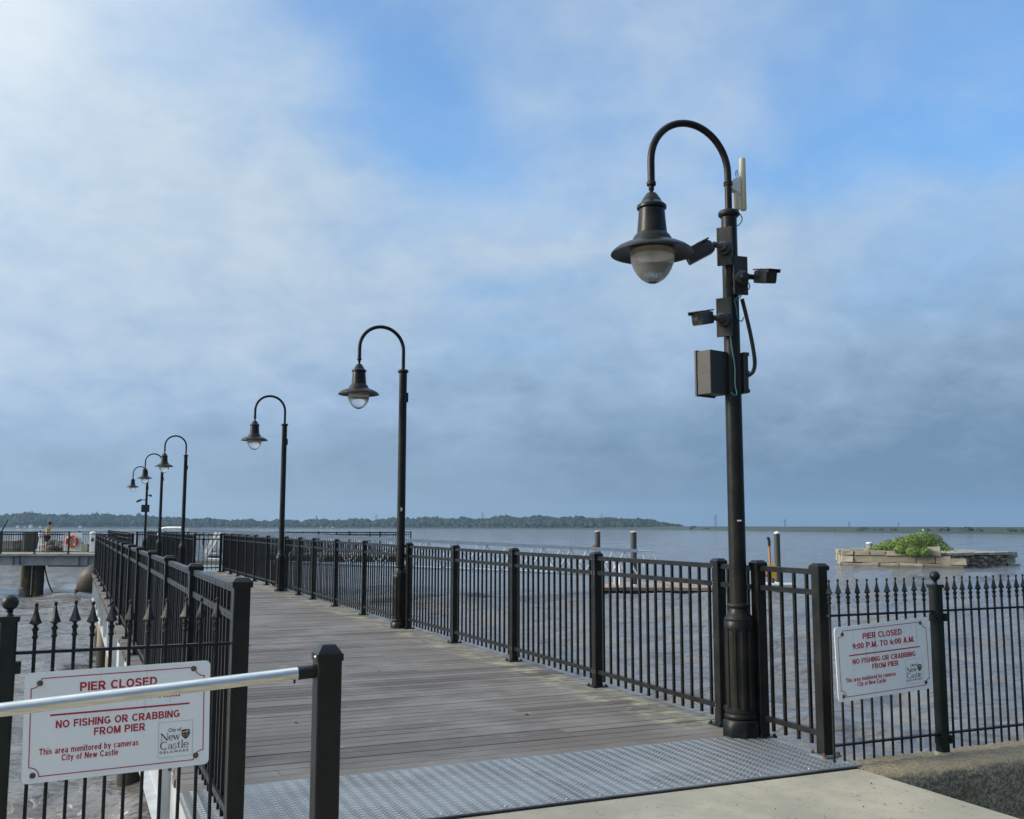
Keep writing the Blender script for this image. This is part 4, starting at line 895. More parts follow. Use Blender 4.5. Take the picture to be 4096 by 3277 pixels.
# gear on the farthest lamp, far too small to show its parts
o = thing('equipment_box', 'dark box high on the farthest camera-laden lamp', 'junction box', (3.28, 52.38, 2.30)); MB().box((0, 0, 0), (.36, .24, .34)).build('box_body', 'darkplastic', o, smooth=False); MB().box((0, -.13, 0), (.38, .02, .36)).build('lid', 'darkplastic', o, smooth=False)
m = MB(); m.bar((3.30, 52.4, 2.72), (3.05, 52.3, 2.72), .04, .04); m.bar((3.07, 52.3, 2.72), (2.86, 52.25, 2.62), .10, .09)
tag(m.build('security_camera', 'darkplastic'), 'tiny camera jutting left from the farthest lamp above its dark box', 'security camera')
m = MB(); m.bar((3.36, 52.4, 2.93), (3.50, 52.3, 2.96), .04, .04); m.bar((3.46, 52.3, 2.95), (3.50, 52.12, 2.92), .10, .09)
tag(m.build('security_camera', 'darkplastic'), 'tiny camera on the right side of the farthest lamp', 'security camera')

# ------------------------------------------------------------------ far cross walkway (T-head)
TD = Vector((RGT.x, RGT.y, 0)).normalized(); TN = Vector((FWD.x, FWD.y, 0)).normalized(); TRZ = math.atan2(TD.y, TD.x)
TZ = -.07
def tp(s_, d, z=TZ): return Vector((CAM.x, CAM.y, 0))+TD*s_+TN*d+Vector((0, 0, z))   # s_ metres to the right, d metres out
walk = thing('cross_walkway', 'far timber walkway on a galvanised beam crossing the end of the pier', 'walkway', tp(-21, 54.6, 0))
def tbox(mb, s0, s1, d0, d1, z0, z1):
    c = tp((s0+s1)/2, (d0+d1)/2, (z0+z1)/2); return mb.box(c, (s1-s0, d1-d0, z1-z0), TRZ)
rel(tbox(MB(), -36, -5.8, 54.1, 58.2, TZ-.10, TZ).build('decking', 'slab', smooth=False), walk)
m = MB(); tbox(m, -36, -22.0, 54.25, 54.28, -.66, -.19); tbox(m, -36, -22.0, 54.15, 54.35, -.19, -.172); tbox(m, -36, -22.0, 54.15, 54.35, -.68, -.662)
for s_ in (-27.0, -26.65, -23.45, -22.95, -28.9, -31): tbox(m, s_, s_+.03, 54.16, 54.25, -.66, -.19)
rel(m.build('girder', 'galvdark', smooth=False), walk)
m = MB(); tbox(m, -25.2, -22.0, 54.5, 54.6, -.76, -.70); rel(m.build('pipe', 'rubber', smooth=False), walk)
m = MB(); tbox(m, -36, -5.8, 57.6, 57.9, -.6, -.17); rel(m.build('girder', 'galvdark', smooth=False), walk)
for s_ in (-26.43, -25.88):
    c = tp(s_, 55.0, 0); m = MB(); m.lathe([(.265, -3.0), (.265, -1.65), (.28, -1.6), (.28, -1.48), (.265, -1.45), (.26, -.69)], (c.x, c.y, 0), 18); rel(m.build('pile', 'mosspile'), walk)
c = tp(-26.14, 54.72, 0); m = MB(); m.tube([(c.x, c.y, -2.3), (c.x, c.y, -.7)], .035, 8); rel(m.build('drain_pipe', 'slab'), walk)
for s_ in (-13.1, -5.95):
    c = tp(s_, 56, 0); m = MB(); m.lathe([(.27, -3.0), (.262, -.6)], (c.x, c.y, 0), 14); rel(m.build('pile', 'mosspile'), walk)
def trail(label, s0, s1, d, first, step=1.9):
    pts = []; s_ = s0
    while s_ < s1+.01: q = tp(s_, d); pts.append((q.x, q.y)); s_ += step
    return railing('railing', label, pts, z=TZ)
trail('near black railing of the far walkway in front of the life ring', -33.14, -22.8, 54.2, 0, 1.83)
trail('back black railing of the far walkway, behind the walking person', -34.2, -20.5, 58.0, 0, 2.28)
trail('near black railing of the far walkway, right of the pier behind the silver gangway', -20.3, -5.9, 54.2, 0, 1.8)
trail('back black railing of the far walkway, ending far out over the river', -20.1, -5.8, 58.0, 0, 1.78)
# ------------------------------------------------------------------ person walking
def person():
    base = tp(-26.15, 56.3); rt = thing('person', 'person in a yellow shirt, black shorts and dark cap walking along the far walkway', 'person', base, TRZ)
    def skin(name, verts, edges, radii, m_, parent, sub=2):
        me = bpy.data.meshes.new(name); me.from_pydata(verts, edges, []); ob = bpy.data.objects.new(name, me); COL.objects.link(ob)
        sk_ = ob.modifiers.new('Skin', 'SKIN'); sk_.use_smooth_shade = True
        for i, r in enumerate(radii):
            d = me.skin_vertices[0].data[i]; d.radius = (r, r) if not isinstance(r, tuple) else r; d.use_root = (i == 0)
        ss = ob.modifiers.new('Sub', 'SUBSURF'); ss.levels = sub; ss.render_levels = sub
        dg = bpy.context.evaluated_depsgraph_get(); me2 = bpy.data.meshes.new_from_object(ob.evaluated_get(dg)); bpy.data.objects.remove(ob)
        me2.name = name; me2.materials.clear(); me2.materials.append(M[m_]); o = bpy.data.objects.new(name, me2); COL.objects.link(o); o.parent = parent
        return o
    # x forward (walking right), y depth, z up
    V = [(0, 0, .92), (.01, 0, 1.12), (.03, 0, 1.32), (.06, 0, 1.43), (.085, 0, 1.50), (.11, 0, 1.58), (.125, 0, 1.66),          # 0-6 spine, head
         (.02, -.09, .88), (.03, -.10, .50), (.0, -.10, .09), (.13, -.10, .035),                                                     # 7-10 standing leg
         (-.01, .09, .88), (-.07, .10, .50), (-.40, .10, .33), (-.47, .10, .25),                                                     # 11-14 swinging leg
         (.04, -.17, 1.36), (.09, -.22, 1.12), (.28, -.22, .98), (.33, -.22, .94),                                                   # 15-18 near arm
         (.03, .17, 1.36), (-.04, .22, 1.12), (.10, .22, .93), (.14, .22, .89)]
    E_ = [(0, 1), (1, 2), (2, 3), (3, 4), (4, 5), (5, 6), (0, 7), (7, 8), (8, 9), (9, 10), (0, 11), (11, 12), (12, 13), (13, 14), (2, 15), (15, 16), (16, 17), (17, 18), (2, 19), (19, 20), (20, 21), (21, 22)]
    Rd = [.12, .11, .13, .06, .05, .085, .08, .085, .06, .042, .035, .085, .06, .042, .035, .055, .042, .033, .03, .055, .042, .033, .03]
    body = skin('body', V, E_, Rd, 'skin', rt)
    skin('shirt', [V[0], V[1], V[2], (.055, 0, 1.41), V[15], (.07, -.20, 1.22), V[19], (.0, .20, 1.22)], [(0, 1), (1, 2), (2, 3), (2, 4), (4, 5), (2, 6), (6, 7)], [.142, .135, .155, .075, .075, .058, .075, .058], 'shirt', rt)
    skin('shorts', [(0, 0, .95), V[7], (.025, -.10, .60), V[11], (-.05, .10, .60)], [(0, 1), (1, 2), (0, 3), (3, 4)], [.148, .115, .092, .115, .092], 'shorts', rt)
    m = MB(); m.lathe([(.098, 1.62), (.102, 1.66), (.096, 1.71), (.07, 1.745), (0, 1.755)], (.112, 0, 0), 16); m.box((.20, 0, 1.625), (.12, .13, .012)); m.build('cap', 'shorts', rt)
    m = MB(); m.lathe([(.085, 1.54), (.094, 1.58), (.094, 1.63)], (.085, 0, 0), 14); m.build('hair', 'timber', rt)
    for (x, y, z, a) in ((.06, -.10, .035, 0), (-.46, .10, .26, 1.0)):
        m = MB(); m.box((0, 0, 0), (.26, .09, .07), ch=.02); o = m.build('shoe', 'shoe', rt); o.location = (x, y, z); o.rotation_euler = (0, a, 0)
person()
# ------------------------------------------------------------------ things on and behind the far walkway
c = at(287, 2166, 54.75); o = thing('life_ring', 'orange life ring on a white backboard behind the far railing', 'life ring', c, TRZ)
MB().box((.0, .10, -.03), (1.0, .03, 1.02)).build('backboard', 'white', o, smooth=False)
mt = Matrix.Rotation(R(90), 3, 'X')
m = MB(); ring = []; n_ = 36
pts = [(.27*math.cos(a), 0, .27*math.sin(a)) for a in np.linspace(0, 2*PI, n_+1)]
m.tube(pts, .078, 12, cap=False); m.build('ring', 'ring', o)
m = MB(); m.tube(spline([(-.06, -.05, -.16), (.0, -.06, .02), (.06, -.05, .10), (.02, -.06, -.05), (.05, -.05, -.17)], 24), .018, 8); m.build('rope', 'ring', o)
for a in (45, 135, 225, 315): MB().lathe([(.083, -.03), (.083, .03)], (.27*math.cos(R(a)), 0, .27*math.sin(R(a))), 12, Matrix.Rotation(-R(a), 3, 'Y')).build('band', 'white', o)
def pedestal(px, pyt, pyb, wpx, d, label, dome=False):
    q = at(px, pyb, d); hh = (pyb-pyt)*d/3968; ww = wpx*d/3968; rt = thing('dock_pedestal', label, 'dock pedestal', q, TRZ)
    MB().box((0, 0, hh/2), (ww, ww*.8, hh), ch=.03).build('cabinet', 'white', rt, smooth=False)
    MB().box((0, 0, .03), (ww*1.25, ww*1.05, .06), ch=.02).build('foot', 'slab', rt, smooth=False)
    MB().box((0, 0, hh+.02), (ww*1.12, ww*.95, .05), ch=.03).build('top_cover', 'white', rt, smooth=False)
    if dome: m_ = MB(); m_.prism([(-.10, hh*.62), (.10, hh*.62), (.03, hh*.82), (-.03, hh*.82)], .02, (0, -ww*.4, 0)); m_.build('emblem', 'navy', rt, smooth=False)
    return rt
pedestal(371, 2138, 2212, 22, 56.6, 'white utility pedestal with a dark mark beside the pier corner', True)
q = at(372, 2138, 56.6); m = MB(); m.lathe([(.17, 0), (.16, .05), (.10, .10), (0, .12)], (q.x, q.y, q.z+.05), 14); tag(m.build('white_bundle', 'white'), 'white rounded bundle lying on top of the utility pedestal', 'bundle')
q = at(161, 2212, 57.2); o = thing('hoist', 'white boat hoist standing behind the walking person', 'hoist', q, TRZ)
MB().box((0, 0, .10), (.42, .40, .22), ch=.03).build('base', 'white', o, smooth=False)
m = MB(); m.add([(-.15, -.12, .2), (.15, -.12, .2), (.15, .12, .2), (-.15, .12, .2), (-.07, -.07, .95), (.13, -.07, .95), (.13, .07, .95), (-.07, .07, .95)], [(0, 1, 5, 4), (1, 2, 6, 5), (2, 3, 7, 6), (3, 0, 4, 7), (4, 5, 6, 7)]); m.build('column', 'white', o, smooth=False)
MB().box((.02, 0, 1.06), (.32, .22, .24), ch=.05).build('head', 'white', o, smooth=False); MB().box((.05, -.115, .93), (.10, .02, .12)).build('control_panel', 'slab', o, smooth=False)
q = at(338, 2207, 57.4); tag(MB().box((q.x, q.y, q.z+.22), (.46, .40, .44), TRZ, ch=.03).build('concrete_block', 'slab', smooth=False), 'low grey concrete block between the life ring and the white pedestal', 'block')
for i, (px, wd, lab) in enumerate(((104, .30, 'tan timber mooring pile on the left of the far cluster'), (124, .34, 'dark timber mooring pile in the middle of the far cluster'), (146, .34, 'greenish timber mooring pile on the right of the far cluster'))):
    q = at(px, 2130, 62+i*.4); m = MB(); m.lathe([(wd*.62, -3), (wd*.60, q.z-.05), (wd*.5, q.z), (0, q.z+.02)], (q.x, q.y, 0), 14); tag(m.build('timber_pile', 'timber'), lab, 'mooring pile', 'far mooring pile cluster')
def sbox(px0, px1, pyt, d, dep, zb, name, m_, label, cat):
    a, b = at(px0, pyt, d), at(px1, pyt, d); c = (a+b)/2+TN*dep/2; L = (b-a).length
    mb = MB(); mb.box((c.x, c.y, (a.z+zb)/2), (L, dep, a.z-zb), TRZ, ch=.05); return tag(mb.build(name, m_, smooth=False), label, cat)
sbox(-60, 52, 2163, 97, 4, -2.6, 'concrete_mole', 'slab', 'pale concrete mole beyond the far walkway at the left picture edge', 'mole')
sbox(52, 330, 2182, 98, 4, -2.6, 'concrete_mole', 'slab', 'lower grey concrete mole running on behind the mooring piles and the person', 'mole')
m = MB(); m.bar(at(56, 2172, 97), at(104, 2164, 97), .4, .30); tag(m.build('rusty_beam', 'rust', smooth=False), 'reddish brown beam lying across the far concrete mole', 'beam')
rr = random.Random(3)
def boulders(px0, px1, py, d, n, label):
    rt = thing('boulder_bank', label, 'rocks', at((px0+px1)/2, 2225, d))
    m = MB()
    for i in range(n):
        q = at(rr.uniform(px0, px1), py+rr.uniform(-4, 20), d+rr.uniform(0, 2)); r = rr.uniform(.3, .6)
        m.lathe([(0, -.7*r), (.7*r, -.45*r), (r, 0), (.75*r, .45*r), (.3*r, .62*r), (0, .64*r)], q, 7, Matrix.Rotation(rr.uniform(0, 3), 3, 'Z') @ Matrix.Rotation(rr.uniform(-.3, .3), 3, 'X'))
    o = m.build('boulders', 'rubble', smooth=False); o['kind'] = 'stuff'; rel(o, rt)
boulders(205, 330, 2176, 96, 40, 'heap of grey brown rocks behind the far walkway by the life ring')
m = MB(); a, b = at(-6, 2150, 55.2), at(31, 2078, 55.2); m.tube([a, b], [.045, .03], 8); o = tag(m.build('leaning_pole', 'rubber'), 'thin dark pole leaning over the far railing at the left picture edge', 'pole')
m = MB(); m.tube(spline([at(178, 2258, 54.4), at(184, 2295, 54.4), at(198, 2345, 54.4), at(214, 2374, 54.4)], 24), .035, 8); tag(m.build('hanging_cable', 'rubber'), 'dark cable hanging from the far walkway beam down into the water', 'cable')
# mooring buoy, nose down to the lower left
bc = at(356, 2328, 50.5); ax = (at(300, 2346, 50.5)-at(375, 2296, 50.5)).normalized()
o = thing('mooring_buoy', 'big weathered brown mooring buoy tilted in the water beside the pier', 'buoy', bc)
qm = ax.to_track_quat('Z', 'Y').to_matrix()
MB().lathe([(0, -.95), (.38, -.9), (.62, -.70), (.70, -.42), (.66, -.1), (.54, .2), (.36, .45), (.19, .62), (.12, .70), (.12, .76), (.0, .77)], n=28, mtx=qm).build('float_body', 'buoy', o)
m = MB(); e = ax*.76
m.lathe([(.12, -.06), (.13, 0), (.11, .06), (0, .07)], tuple(e), 12, qm); m.build('nose_fitting', 'rust', o)
m = MB(); p0 = e+ax*.03; z_ = Vector((0, 0, -1))
for k in range(7):
    c0 = p0+(z_*.10-TD*.018)*k; t_ = []
    hx = TD if k % 2 else TN
    for i in range(11): a = 2*PI*i/10; t_.append(c0+hx*(.035*math.cos(a))+z_*(.075*math.sin(a)))
    m.tube(t_, .016, 6, cap=False)
m.build('chain', 'rubber', o)

# ------------------------------------------------------------------ aluminium gangway and floating dock
g0, g1_ = at(752, 2230, 46.5), at(2552, 2311, 53.2); gx = Vector((g1_.x-g0.x, g1_.y-g0.y, 0)); gl_ = gx.length; gx.normalize(); gy = Vector((-gx.y, gx.x, 0))
zA, zB = at(752, 2121, 46.5).z, at(2530, 2204, 53.2).z; HT = 1.36
gang = thing('gangway', 'long silver aluminium truss gangway sloping down to the floating dock', 'gangway', (g0.x, g0.y, zA-HT))
def gp(s_, k, up): return Vector((g0.x, g0.y, 0))+gx*s_+gy*k+Vector((0, 0, zA-HT+(zB-zA)*s_/gl_+up*HT))
def gbar(name, segs, wd, ht, m_='alupaint'):
    mb = MB()
    for a, b in segs: mb.bar(gp(*a), gp(*b), wd, ht)
    o_ = mb.build(name, m_, smooth=False); rel(o_, gang); return o_
for k in (0, 1.5):
    gbar('top_chord', [((0, k, 1), (gl_, k, 1))], .12, .17); gbar('bottom_chord', [((0, k, 0), (gl_, k, 0))], .12, .13)
    nb = 15; L = gl_/nb; mm = .10
    gbar('diagonal_brace', [s_ for i in range(nb) for s_ in (((i*L, k, .04), ((i+.5)*L, k, .93)), (((i+.5)*L, k, .93), ((i+1)*L, k, .04)))], .075, .075)
gbar('walking_surface', [((0, .75, .03), (gl_, .75, .03))], 1.42, .04)
for k in (0, 1.5):
    a = gp(gl_, k, .98); pts = [a, a+gx*.7, a+gx*.95+Vector((0, 0, -.08)), a+gx*1.05+Vector((0, 0, -.35)), a+gx*1.05+Vector((0, 0, -.9))]
    o = MB().tube(spline(pts, 24), .03, 8).build('end_handrail', 'alupaint'); rel(o, gang)
# stair frame by the pier at the gangway head
ra = thing('stair_frame', 'white painted ramp frame with slanting stringers beyond the black cross panel', 'ramp', at(810, 2265, 42.5))
for (x0, y0, x1, y1, d) in ((772, 2145, 803, 2240, 41.5), (790, 2165, 815, 2245, 42.3)):
    rel(MB().bar(at(x0, y0, d), at(x1, y1, d), .12, .30).build('stringer', 'white', smooth=False), ra)
for (x0, y0, x1, y1, d) in ((866, 2132, 812, 2232, 42.5), (884, 2132, 818, 2238, 43.5)):
    rel(MB().bar(at(x0, y0, d), at(x1, y1, d), .10, .14).build('stringer', 'white', smooth=False), ra)
a = at(812, 2250, 42.5); rel(MB().box((a.x+.9, a.y-.2, a.z), (2.6, 1.2, .18), TRZ).build('landing', 'slab', smooth=False), ra)
m = MB(); a = at(735, 2113, 44.2); b = at(655, 2113, 44.6); c = at(640, 2128, 44.7)
m.tube(spline([at(725, 2140, 44.2), at(735, 2118, 44.2), at(728, 2112, 44.2), b, c, at(632, 2140, 44.8)], 30), .05, 8)
tag(m.build('handrail_hoop', 'white'), 'white curved handrail hoop rising between the two far lamps', 'handrail')
# floating dock
DZ = -1.86; dl, dr = Vector((26.42, 47.97, 0)), Vector((34.2, 44.7, 0)); du = (dr-dl).normalized(); dv = Vector((-du.y, du.x, 0)); DL = (dr-dl).length
dock = thing('floating_dock', 'low timber floating dock on black floats at the foot of the gangway', 'floating dock', (dl.x, dl.y, DZ))
drz = math.atan2(du.y, du.x)
m = MB(); rr = random.Random(8); x = 0
while x < DL: 
    w_ = .16; c = dl+du*(x+w_/2)+dv*2.8; m.box((c.x, c.y, DZ-.02+rr.uniform(-.004, .004)), (w_-.008, 5.6, .04), drz); x += w_
rel(m.build('decking', 'dockwood', smooth=False), dock)
m = MB(); c = dl+du*DL/2+dv*.02; m.box((c.x, c.y, DZ-.10), (DL, .06, .12), drz); c = dl+dv*2.8; m.box((c.x, c.y, DZ-.10), (.06, 5.6, .12), drz); rel(m.build('fascia', 'dockwood', smooth=False), dock)
m = MB(); x = .1
while x < DL-.9:
    for k in (.5, 2.6, 4.8): c = dl+du*(x+.5)+dv*k; m.box((c.x, c.y, -2.2), (1.0, .9, .40), drz, ch=.08)
    x += 1.25
rel(m.build('float', 'rubber', smooth=False), dock)
o_ = thing('floating_dock', 'white trimmed finger float right of the timber dock beside the yellow box', 'floating dock', (37.6, 47.4, DZ))
for s_, k in ((0, 0), (1.1, 0)): MB().tube([(-1.2+s_*.2, .3, -.05), (1.0, -.7, -.05)] if not s_ else [(-.9, 1.0, -.05), (1.3, .0, -.05)], .11, 10).build('float_tube', 'white', o_)
MB().box((0, .1, -.10), (2.2, 1.0, .08), drz).build('decking', 'dockwood', o_, smooth=False)
def steel_pile(px, pyt, d, r, label, cone):
    q = at(px, pyt, d); rt = thing('steel_pile', label, 'pile', (q.x, q.y, WZ), 0, 'steel guide piles of the floating dock')
    MB().lathe([(r, -1.0), (r, q.z-WZ), (r*.9, q.z-WZ+.005), (0, q.z-WZ+.006)], n=18).build('shaft', 'steelpile', rt)
    MB().lathe([(r*1.01, q.z-WZ-.02), (r*1.01, q.z-WZ+.02), (r*.3, q.z-WZ+(.12 if cone else .04)), (0, q.z-WZ+(.13 if cone else .05))], n=18).build('pile_cap', 'white', rt)
    MB().lathe([(r+.03, .26), (r+.06, .30), (r+.06, .38), (r+.03, .42)], n=18).build('guide_collar', 'white', rt)
    return rt
steel_pile(2390, 2126, 58.8, .165, 'dark steel pile with an orange tag, left of the dock', False)
steel_pile(2534, 2128, 56.1, .17, 'dark steel pile rising through the near corner of the dock', False)
steel_pile(3107, 2134, 58.5, .175, 'dark steel pile with a white cone cap beside the yellow box', True)
q = at(2375, 2186, 58.6); tag(MB().box(q, (.22, .20, .14), drz, ch=.02).build('orange_marker', 'orange', smooth=False), 'small orange marker box on the leftmost dock pile', 'marker')
q = at(2480, 2333, 56.5); rt = thing('dock_pedestal', 'slim white power pedestal on the floating dock', 'dock pedestal', (q.x, q.y, DZ))
MB().box((0, 0, .55), (.14, .14, 1.10), ch=.02).build('column', 'white', rt, smooth=False); MB().box((0, 0, 1.12), (.18, .18, .06), ch=.02).build('top_cover', 'white', rt, smooth=False)
q = at(2459, 2335, 57.5); rt = thing('dock_pedestal', 'taller white lamp pedestal beside the slim one on the floating dock', 'dock pedestal', (q.x, q.y, DZ))
MB().box((0, 0, .62), (.08, .08, 1.24)).build('column', 'white', rt, smooth=False); MB().lathe([(.10, 1.24), (.13, 1.30), (.10, 1.40), (0, 1.42)], n=14).build('lamp_head', 'white', rt)
q = at(3092, 2314, 57.6); rt = thing('rescue_station', 'yellow rescue box with an orange pole and life-ring board on the dock', 'rescue station', (q.x, q.y, DZ))
zq = q.z-DZ
MB().box((0, 0, zq+.42), (.30, .24, .82), drz, ch=.02).build('yellow_cabinet', 'yellow', rt, smooth=False)
MB().box((0, 0, (zq+.02)/2), (.12, .12, zq+.02)).build('pillar', 'darkplastic', rt, smooth=False)
MB().tube([(-.14, .05, zq+.7), (-.16, .05, zq+2.0)], .065, 10).build('pole', 'orange', rt)
MB().tube(spline([(-.16, .05, zq+1.85), (-.165, .05, zq+2.12), (-.19, .05, zq+2.28), (-.28, .05, zq+2.32)], 16), .085, 10).build('pole_hood', 'rubber', rt)
MB().box((-.46, .06, zq+.46), (.44, .04, .92), drz).build('board', 'white', rt, smooth=False)
MB().tube([(-.46+.15*math.cos(a)*math.cos(drz), .02+.15*math.cos(a)*math.sin(drz), zq+.42+.26*math.sin(a)) for a in np.linspace(0, 2*PI, 25)], .06, 10, cap=False).build('life_ring', 'ring', rt)

# ------------------------------------------------------------------ ruined stone pier in the river
isl = thing('stone_pier_ruin', 'ruined sandstone pier standing in the river, overgrown with bushes', 'ruin', (68, 70, WZ))
A = Vector((65.3, 72.5, 0)); B_ = Vector((71.6, 65.55, 0)); C_ = Vector((79.5, 66.2, 0)); Dk = Vector((68.7, 77.2, 0))
rr = random.Random(21)
def block(mb, c, d, rz, j):
    """a stone: a box with every corner nudged"""
    hx, hy, hz = d[0]/2, d[1]/2, d[2]/2; cr, sr = math.cos(rz), math.sin(rz); vs = []
    for z in (-hz, hz):
        for x, y in ((hx, -hy), (hx, hy), (-hx, hy), (-hx, -hy)):
            for_x = x+rr.uniform(-j, j); for_y = y+rr.uniform(-j, j); zz_ = z+rr.uniform(-j, j)
            vs.append((c[0]+for_x*cr-for_y*sr, c[1]+for_x*sr+for_y*cr, c[2]+zz_))
    mb.add(vs, [(3, 2, 1, 0), (4, 5, 6, 7)]+[(i, (i+1) % 4, 4+(i+1) % 4, 4+i) for i in range(4)])
def course_wall(P0, P1, z0, heights, Ls, dep, m, ends=None):
    d = (P1-P0); L = d.length; u_ = d/L; rz = math.atan2(u_.y, u_.x); n_ = Vector((-u_.y, u_.x, 0)); z = z0
    for ci, hh in enumerate(heights):
        x = rr.uniform(-.05, .05); Lc = L*(ends[ci] if ends else 1)
        while x < Lc-.2:
            w_ = min(rr.uniform(*Ls), Lc-x)
            off = rr.choice([rr.uniform(-.06, .08), rr.uniform(-.10, .22)])
            c = P0+u_*(x+w_/2)+n_*(dep/2+off)
            block(m, (c.x, c.y, z+hh/2), (w_-rr.choice([.03, .05, .12]), dep, hh-rr.uniform(.02, .08)), rz+rr.uniform(-.02, .02), .045); x += w_
        z += hh
m = MB(); course_wall(A, B_, -2.45, [.62, .66, .45], (.9, 2.1), .8, m, [1.0, .98, .90]); course_wall(Dk, A, -2.45, [.62, .66, .45], (.6, 1.3), .8, m)
for k, (fx, z, s_) in enumerate(((1.0, -2.0, 1.0), (1.05, -1.62, .8))): q = A+(B_-A)*fx; block(m, (q.x+.4, q.y+.5, z), (1.7*s_, 1.2, .55), math.atan2(-.74, .67)+.1, .10)
q = A+(B_-A)*.86; block(m, (q.x+.2, q.y+.5, -.62), (1.05, .8, .52), math.atan2(-.74, .67), .03)
rel(m.build('stone_blocks', 'stone', smooth=False), isl)
m = MB(); P0, P1 = B_+Vector((.5, 1.0, 0)), C_; d = P1-P0; L = d.length; u_ = d/L; rz = math.atan2(u_.y, u_.x); n_ = Vector((-u_.y, u_.x, 0))
for row in range(4):
    x = 0
    while x < L-.6:
        r = rr.uniform(.18, .36); q = P0+u_*x+n_*rr.uniform(0, .25)
        m.lathe([(0, -.6*r), (.8*r, -.4*r), (r, 0), (.8*r, .42*r), (.3*r, .6*r), (0, .62*r)], (q.x, q.y, -2.15+row*.27+rr.uniform(-.06, .06)), 7, Matrix.Rotation(rr.uniform(0, 3), 3, 'Z') @ Matrix.Rotation(rr.uniform(-.5, .5), 3, 'X')); x += r*1.45
o = m.build('rubble_face', 'rubble', smooth=False); o['kind'] = 'stuff'; rel(o, isl)
m = MB(); x = 0
while x < L-.3:
    w_ = rr.uniform(.8, 2.0); q = P0+u_*(x+w_/2)+n_*.35; block(m, (q.x, q.y, -1.02+rr.uniform(-.03, .03)), (w_, 1.1, .22), rz, .04); x += w_
for z in (-2.2, -1.62, -1.1): q = P1+u_*rr.uniform(-.1, .45); block(m, (q.x, q.y+.6, z), (1.25, 1.3, .52), rz+rr.uniform(-.1, .1), .06)
rel(m.build('cap_stones', 'slab', smooth=False), isl)
# fill behind the faces
ctr = [A+Vector((.7, .5, 0)), B_+Vector((.2, .8, 0)), P0+n_*.4, C_+n_*.4, C_+Vector((5, 9, 0)), Dk+Vector((10, 8.4, 0)), Dk+Vector((.7, 0, 0))]
m = MB(); nn = len(ctr); m.add([(q.x, q.y, -2.9) for q in ctr]+[(q.x, q.y, -.97 if i not in (0, 6) else -.85) for i, q in enumerate(ctr)], [tuple(range(nn-1, -1, -1)), tuple(range(nn, 2*nn))]+[(i, (i+1) % nn, nn+(i+1) % nn, nn+i) for i in range(nn)])
rel(m.build('earth_fill', 'rubble', smooth=False), isl)
m = MB(); cc = sum(ctr, Vector())/nn; m.add([(q.x+(cc.x-q.x)*.03, q.y+(cc.y-q.y)*.03, -.955 if i not in (0, 6) else -.84) for i, q in enumerate(ctr)]+[(q.x+(cc.x-q.x)*.03, q.y+(cc.y-q.y)*.03, -.90 if i not in (0, 6) else -.80) for i, q in enumerate(ctr)], [tuple(range(nn-1, -1, -1)), tuple(range(nn, 2*nn))]+[(i, (i+1) % nn, nn+(i+1) % nn, nn+i) for i in range(nn)])
rel(m.build('gravel_top', 'slab', smooth=False), isl)
m = MB()
for i in range(130):
    f1, f2 = rr.random(), rr.random(); q = P0+u_*(f1*L)+n_*(.8+f2*9); r = rr.uniform(.08, .30); m.lathe([(0, -.3*r), (r, 0), (.6*r, .35*r), (0, .5*r)], (q.x, q.y, -.93), 6, Matrix.Rotation(rr.uniform(0, 3), 3, 'Z'))
o = m.build('loose_stones', 'slab', smooth=False); o['kind'] = 'stuff'; rel(o, isl)
q = at(3478, 2190, 97); o = thing('bollard', 'stubby pale bollard on the left end of the ruined stone pier', 'bollard', (q.x, q.y, -.95))
MB().lathe([(.30, 0), (.30, q.z+.95+.35), (.31, q.z+.95+.36)], n=18).build('drum', 'slab', o); MB().lathe([(.32, q.z+1.31), (.32, q.z+1.39), (.25, q.z+1.45), (0, q.z+1.47)], n=18).build('cap', 'white', o)
def leaves(mb, c, n, size, rr, flat=.6):
    for _ in range(n):
        d = Vector((rr.gauss(0, 1), rr.gauss(0, 1), rr.gauss(0, 1))).normalized(); r = rr.uniform(.55, 1.0)**.6
        q = Vector(c[0])+Vector((d.x*c[1][0], d.y*c[1][1], d.z*c[1][2]))*r
        if q.z < -1.25: continue
        s_ = size*rr.uniform(.6, 1.3); nrm = (d*1.0+Vector((rr.gauss(0, .45), rr.gauss(0, .45), rr.gauss(.35, .45)))).normalized()
        t1 = nrm.cross(Vector((rr.gauss(0, 1), rr.gauss(0, 1), rr.gauss(0, 1)))).normalized(); t2 = nrm.cross(t1)
        a, b = t1*s_, t2*s_*flat
        mb.add([q-a, q-b*.9+a*.1+nrm*s_*.1, q+a, q+b*.9+a*.1+nrm*s_*.1], [(0, 1, 2, 3)])
def bush(label, clumps, n, size, seed, m_='leaf'):
    rr = random.Random(seed); rt = thing('bush', label, 'bush', clumps[0][0]); mb = MB()
    tot = sum(c[1][0]*c[1][2] for c in clumps)
    for c in clumps: leaves(mb, c, int(n*c[1][0]*c[1][2]/tot), size, rr)
    rel(mb.build('foliage', m_, smooth=False), rt)
    st = MB()
    for c in clumps:
        for _ in range(3): st.tube([(c[0][0]+rr.uniform(-.2, .2), c[0][1]+rr.uniform(-.2, .2), -1.0), Vector(c[0])+Vector((rr.uniform(-.3, .3), rr.uniform(-.3, .3), c[1][2]*.4))], [.03, .012], 5)
    rel(st.build('branches', 'timber'), rt)
def ip(px, py, d): return at(px, py, d)
def clump(px, py, d, rx, rz): return (ip(px, py, d), (rx, rx*.9, rz))
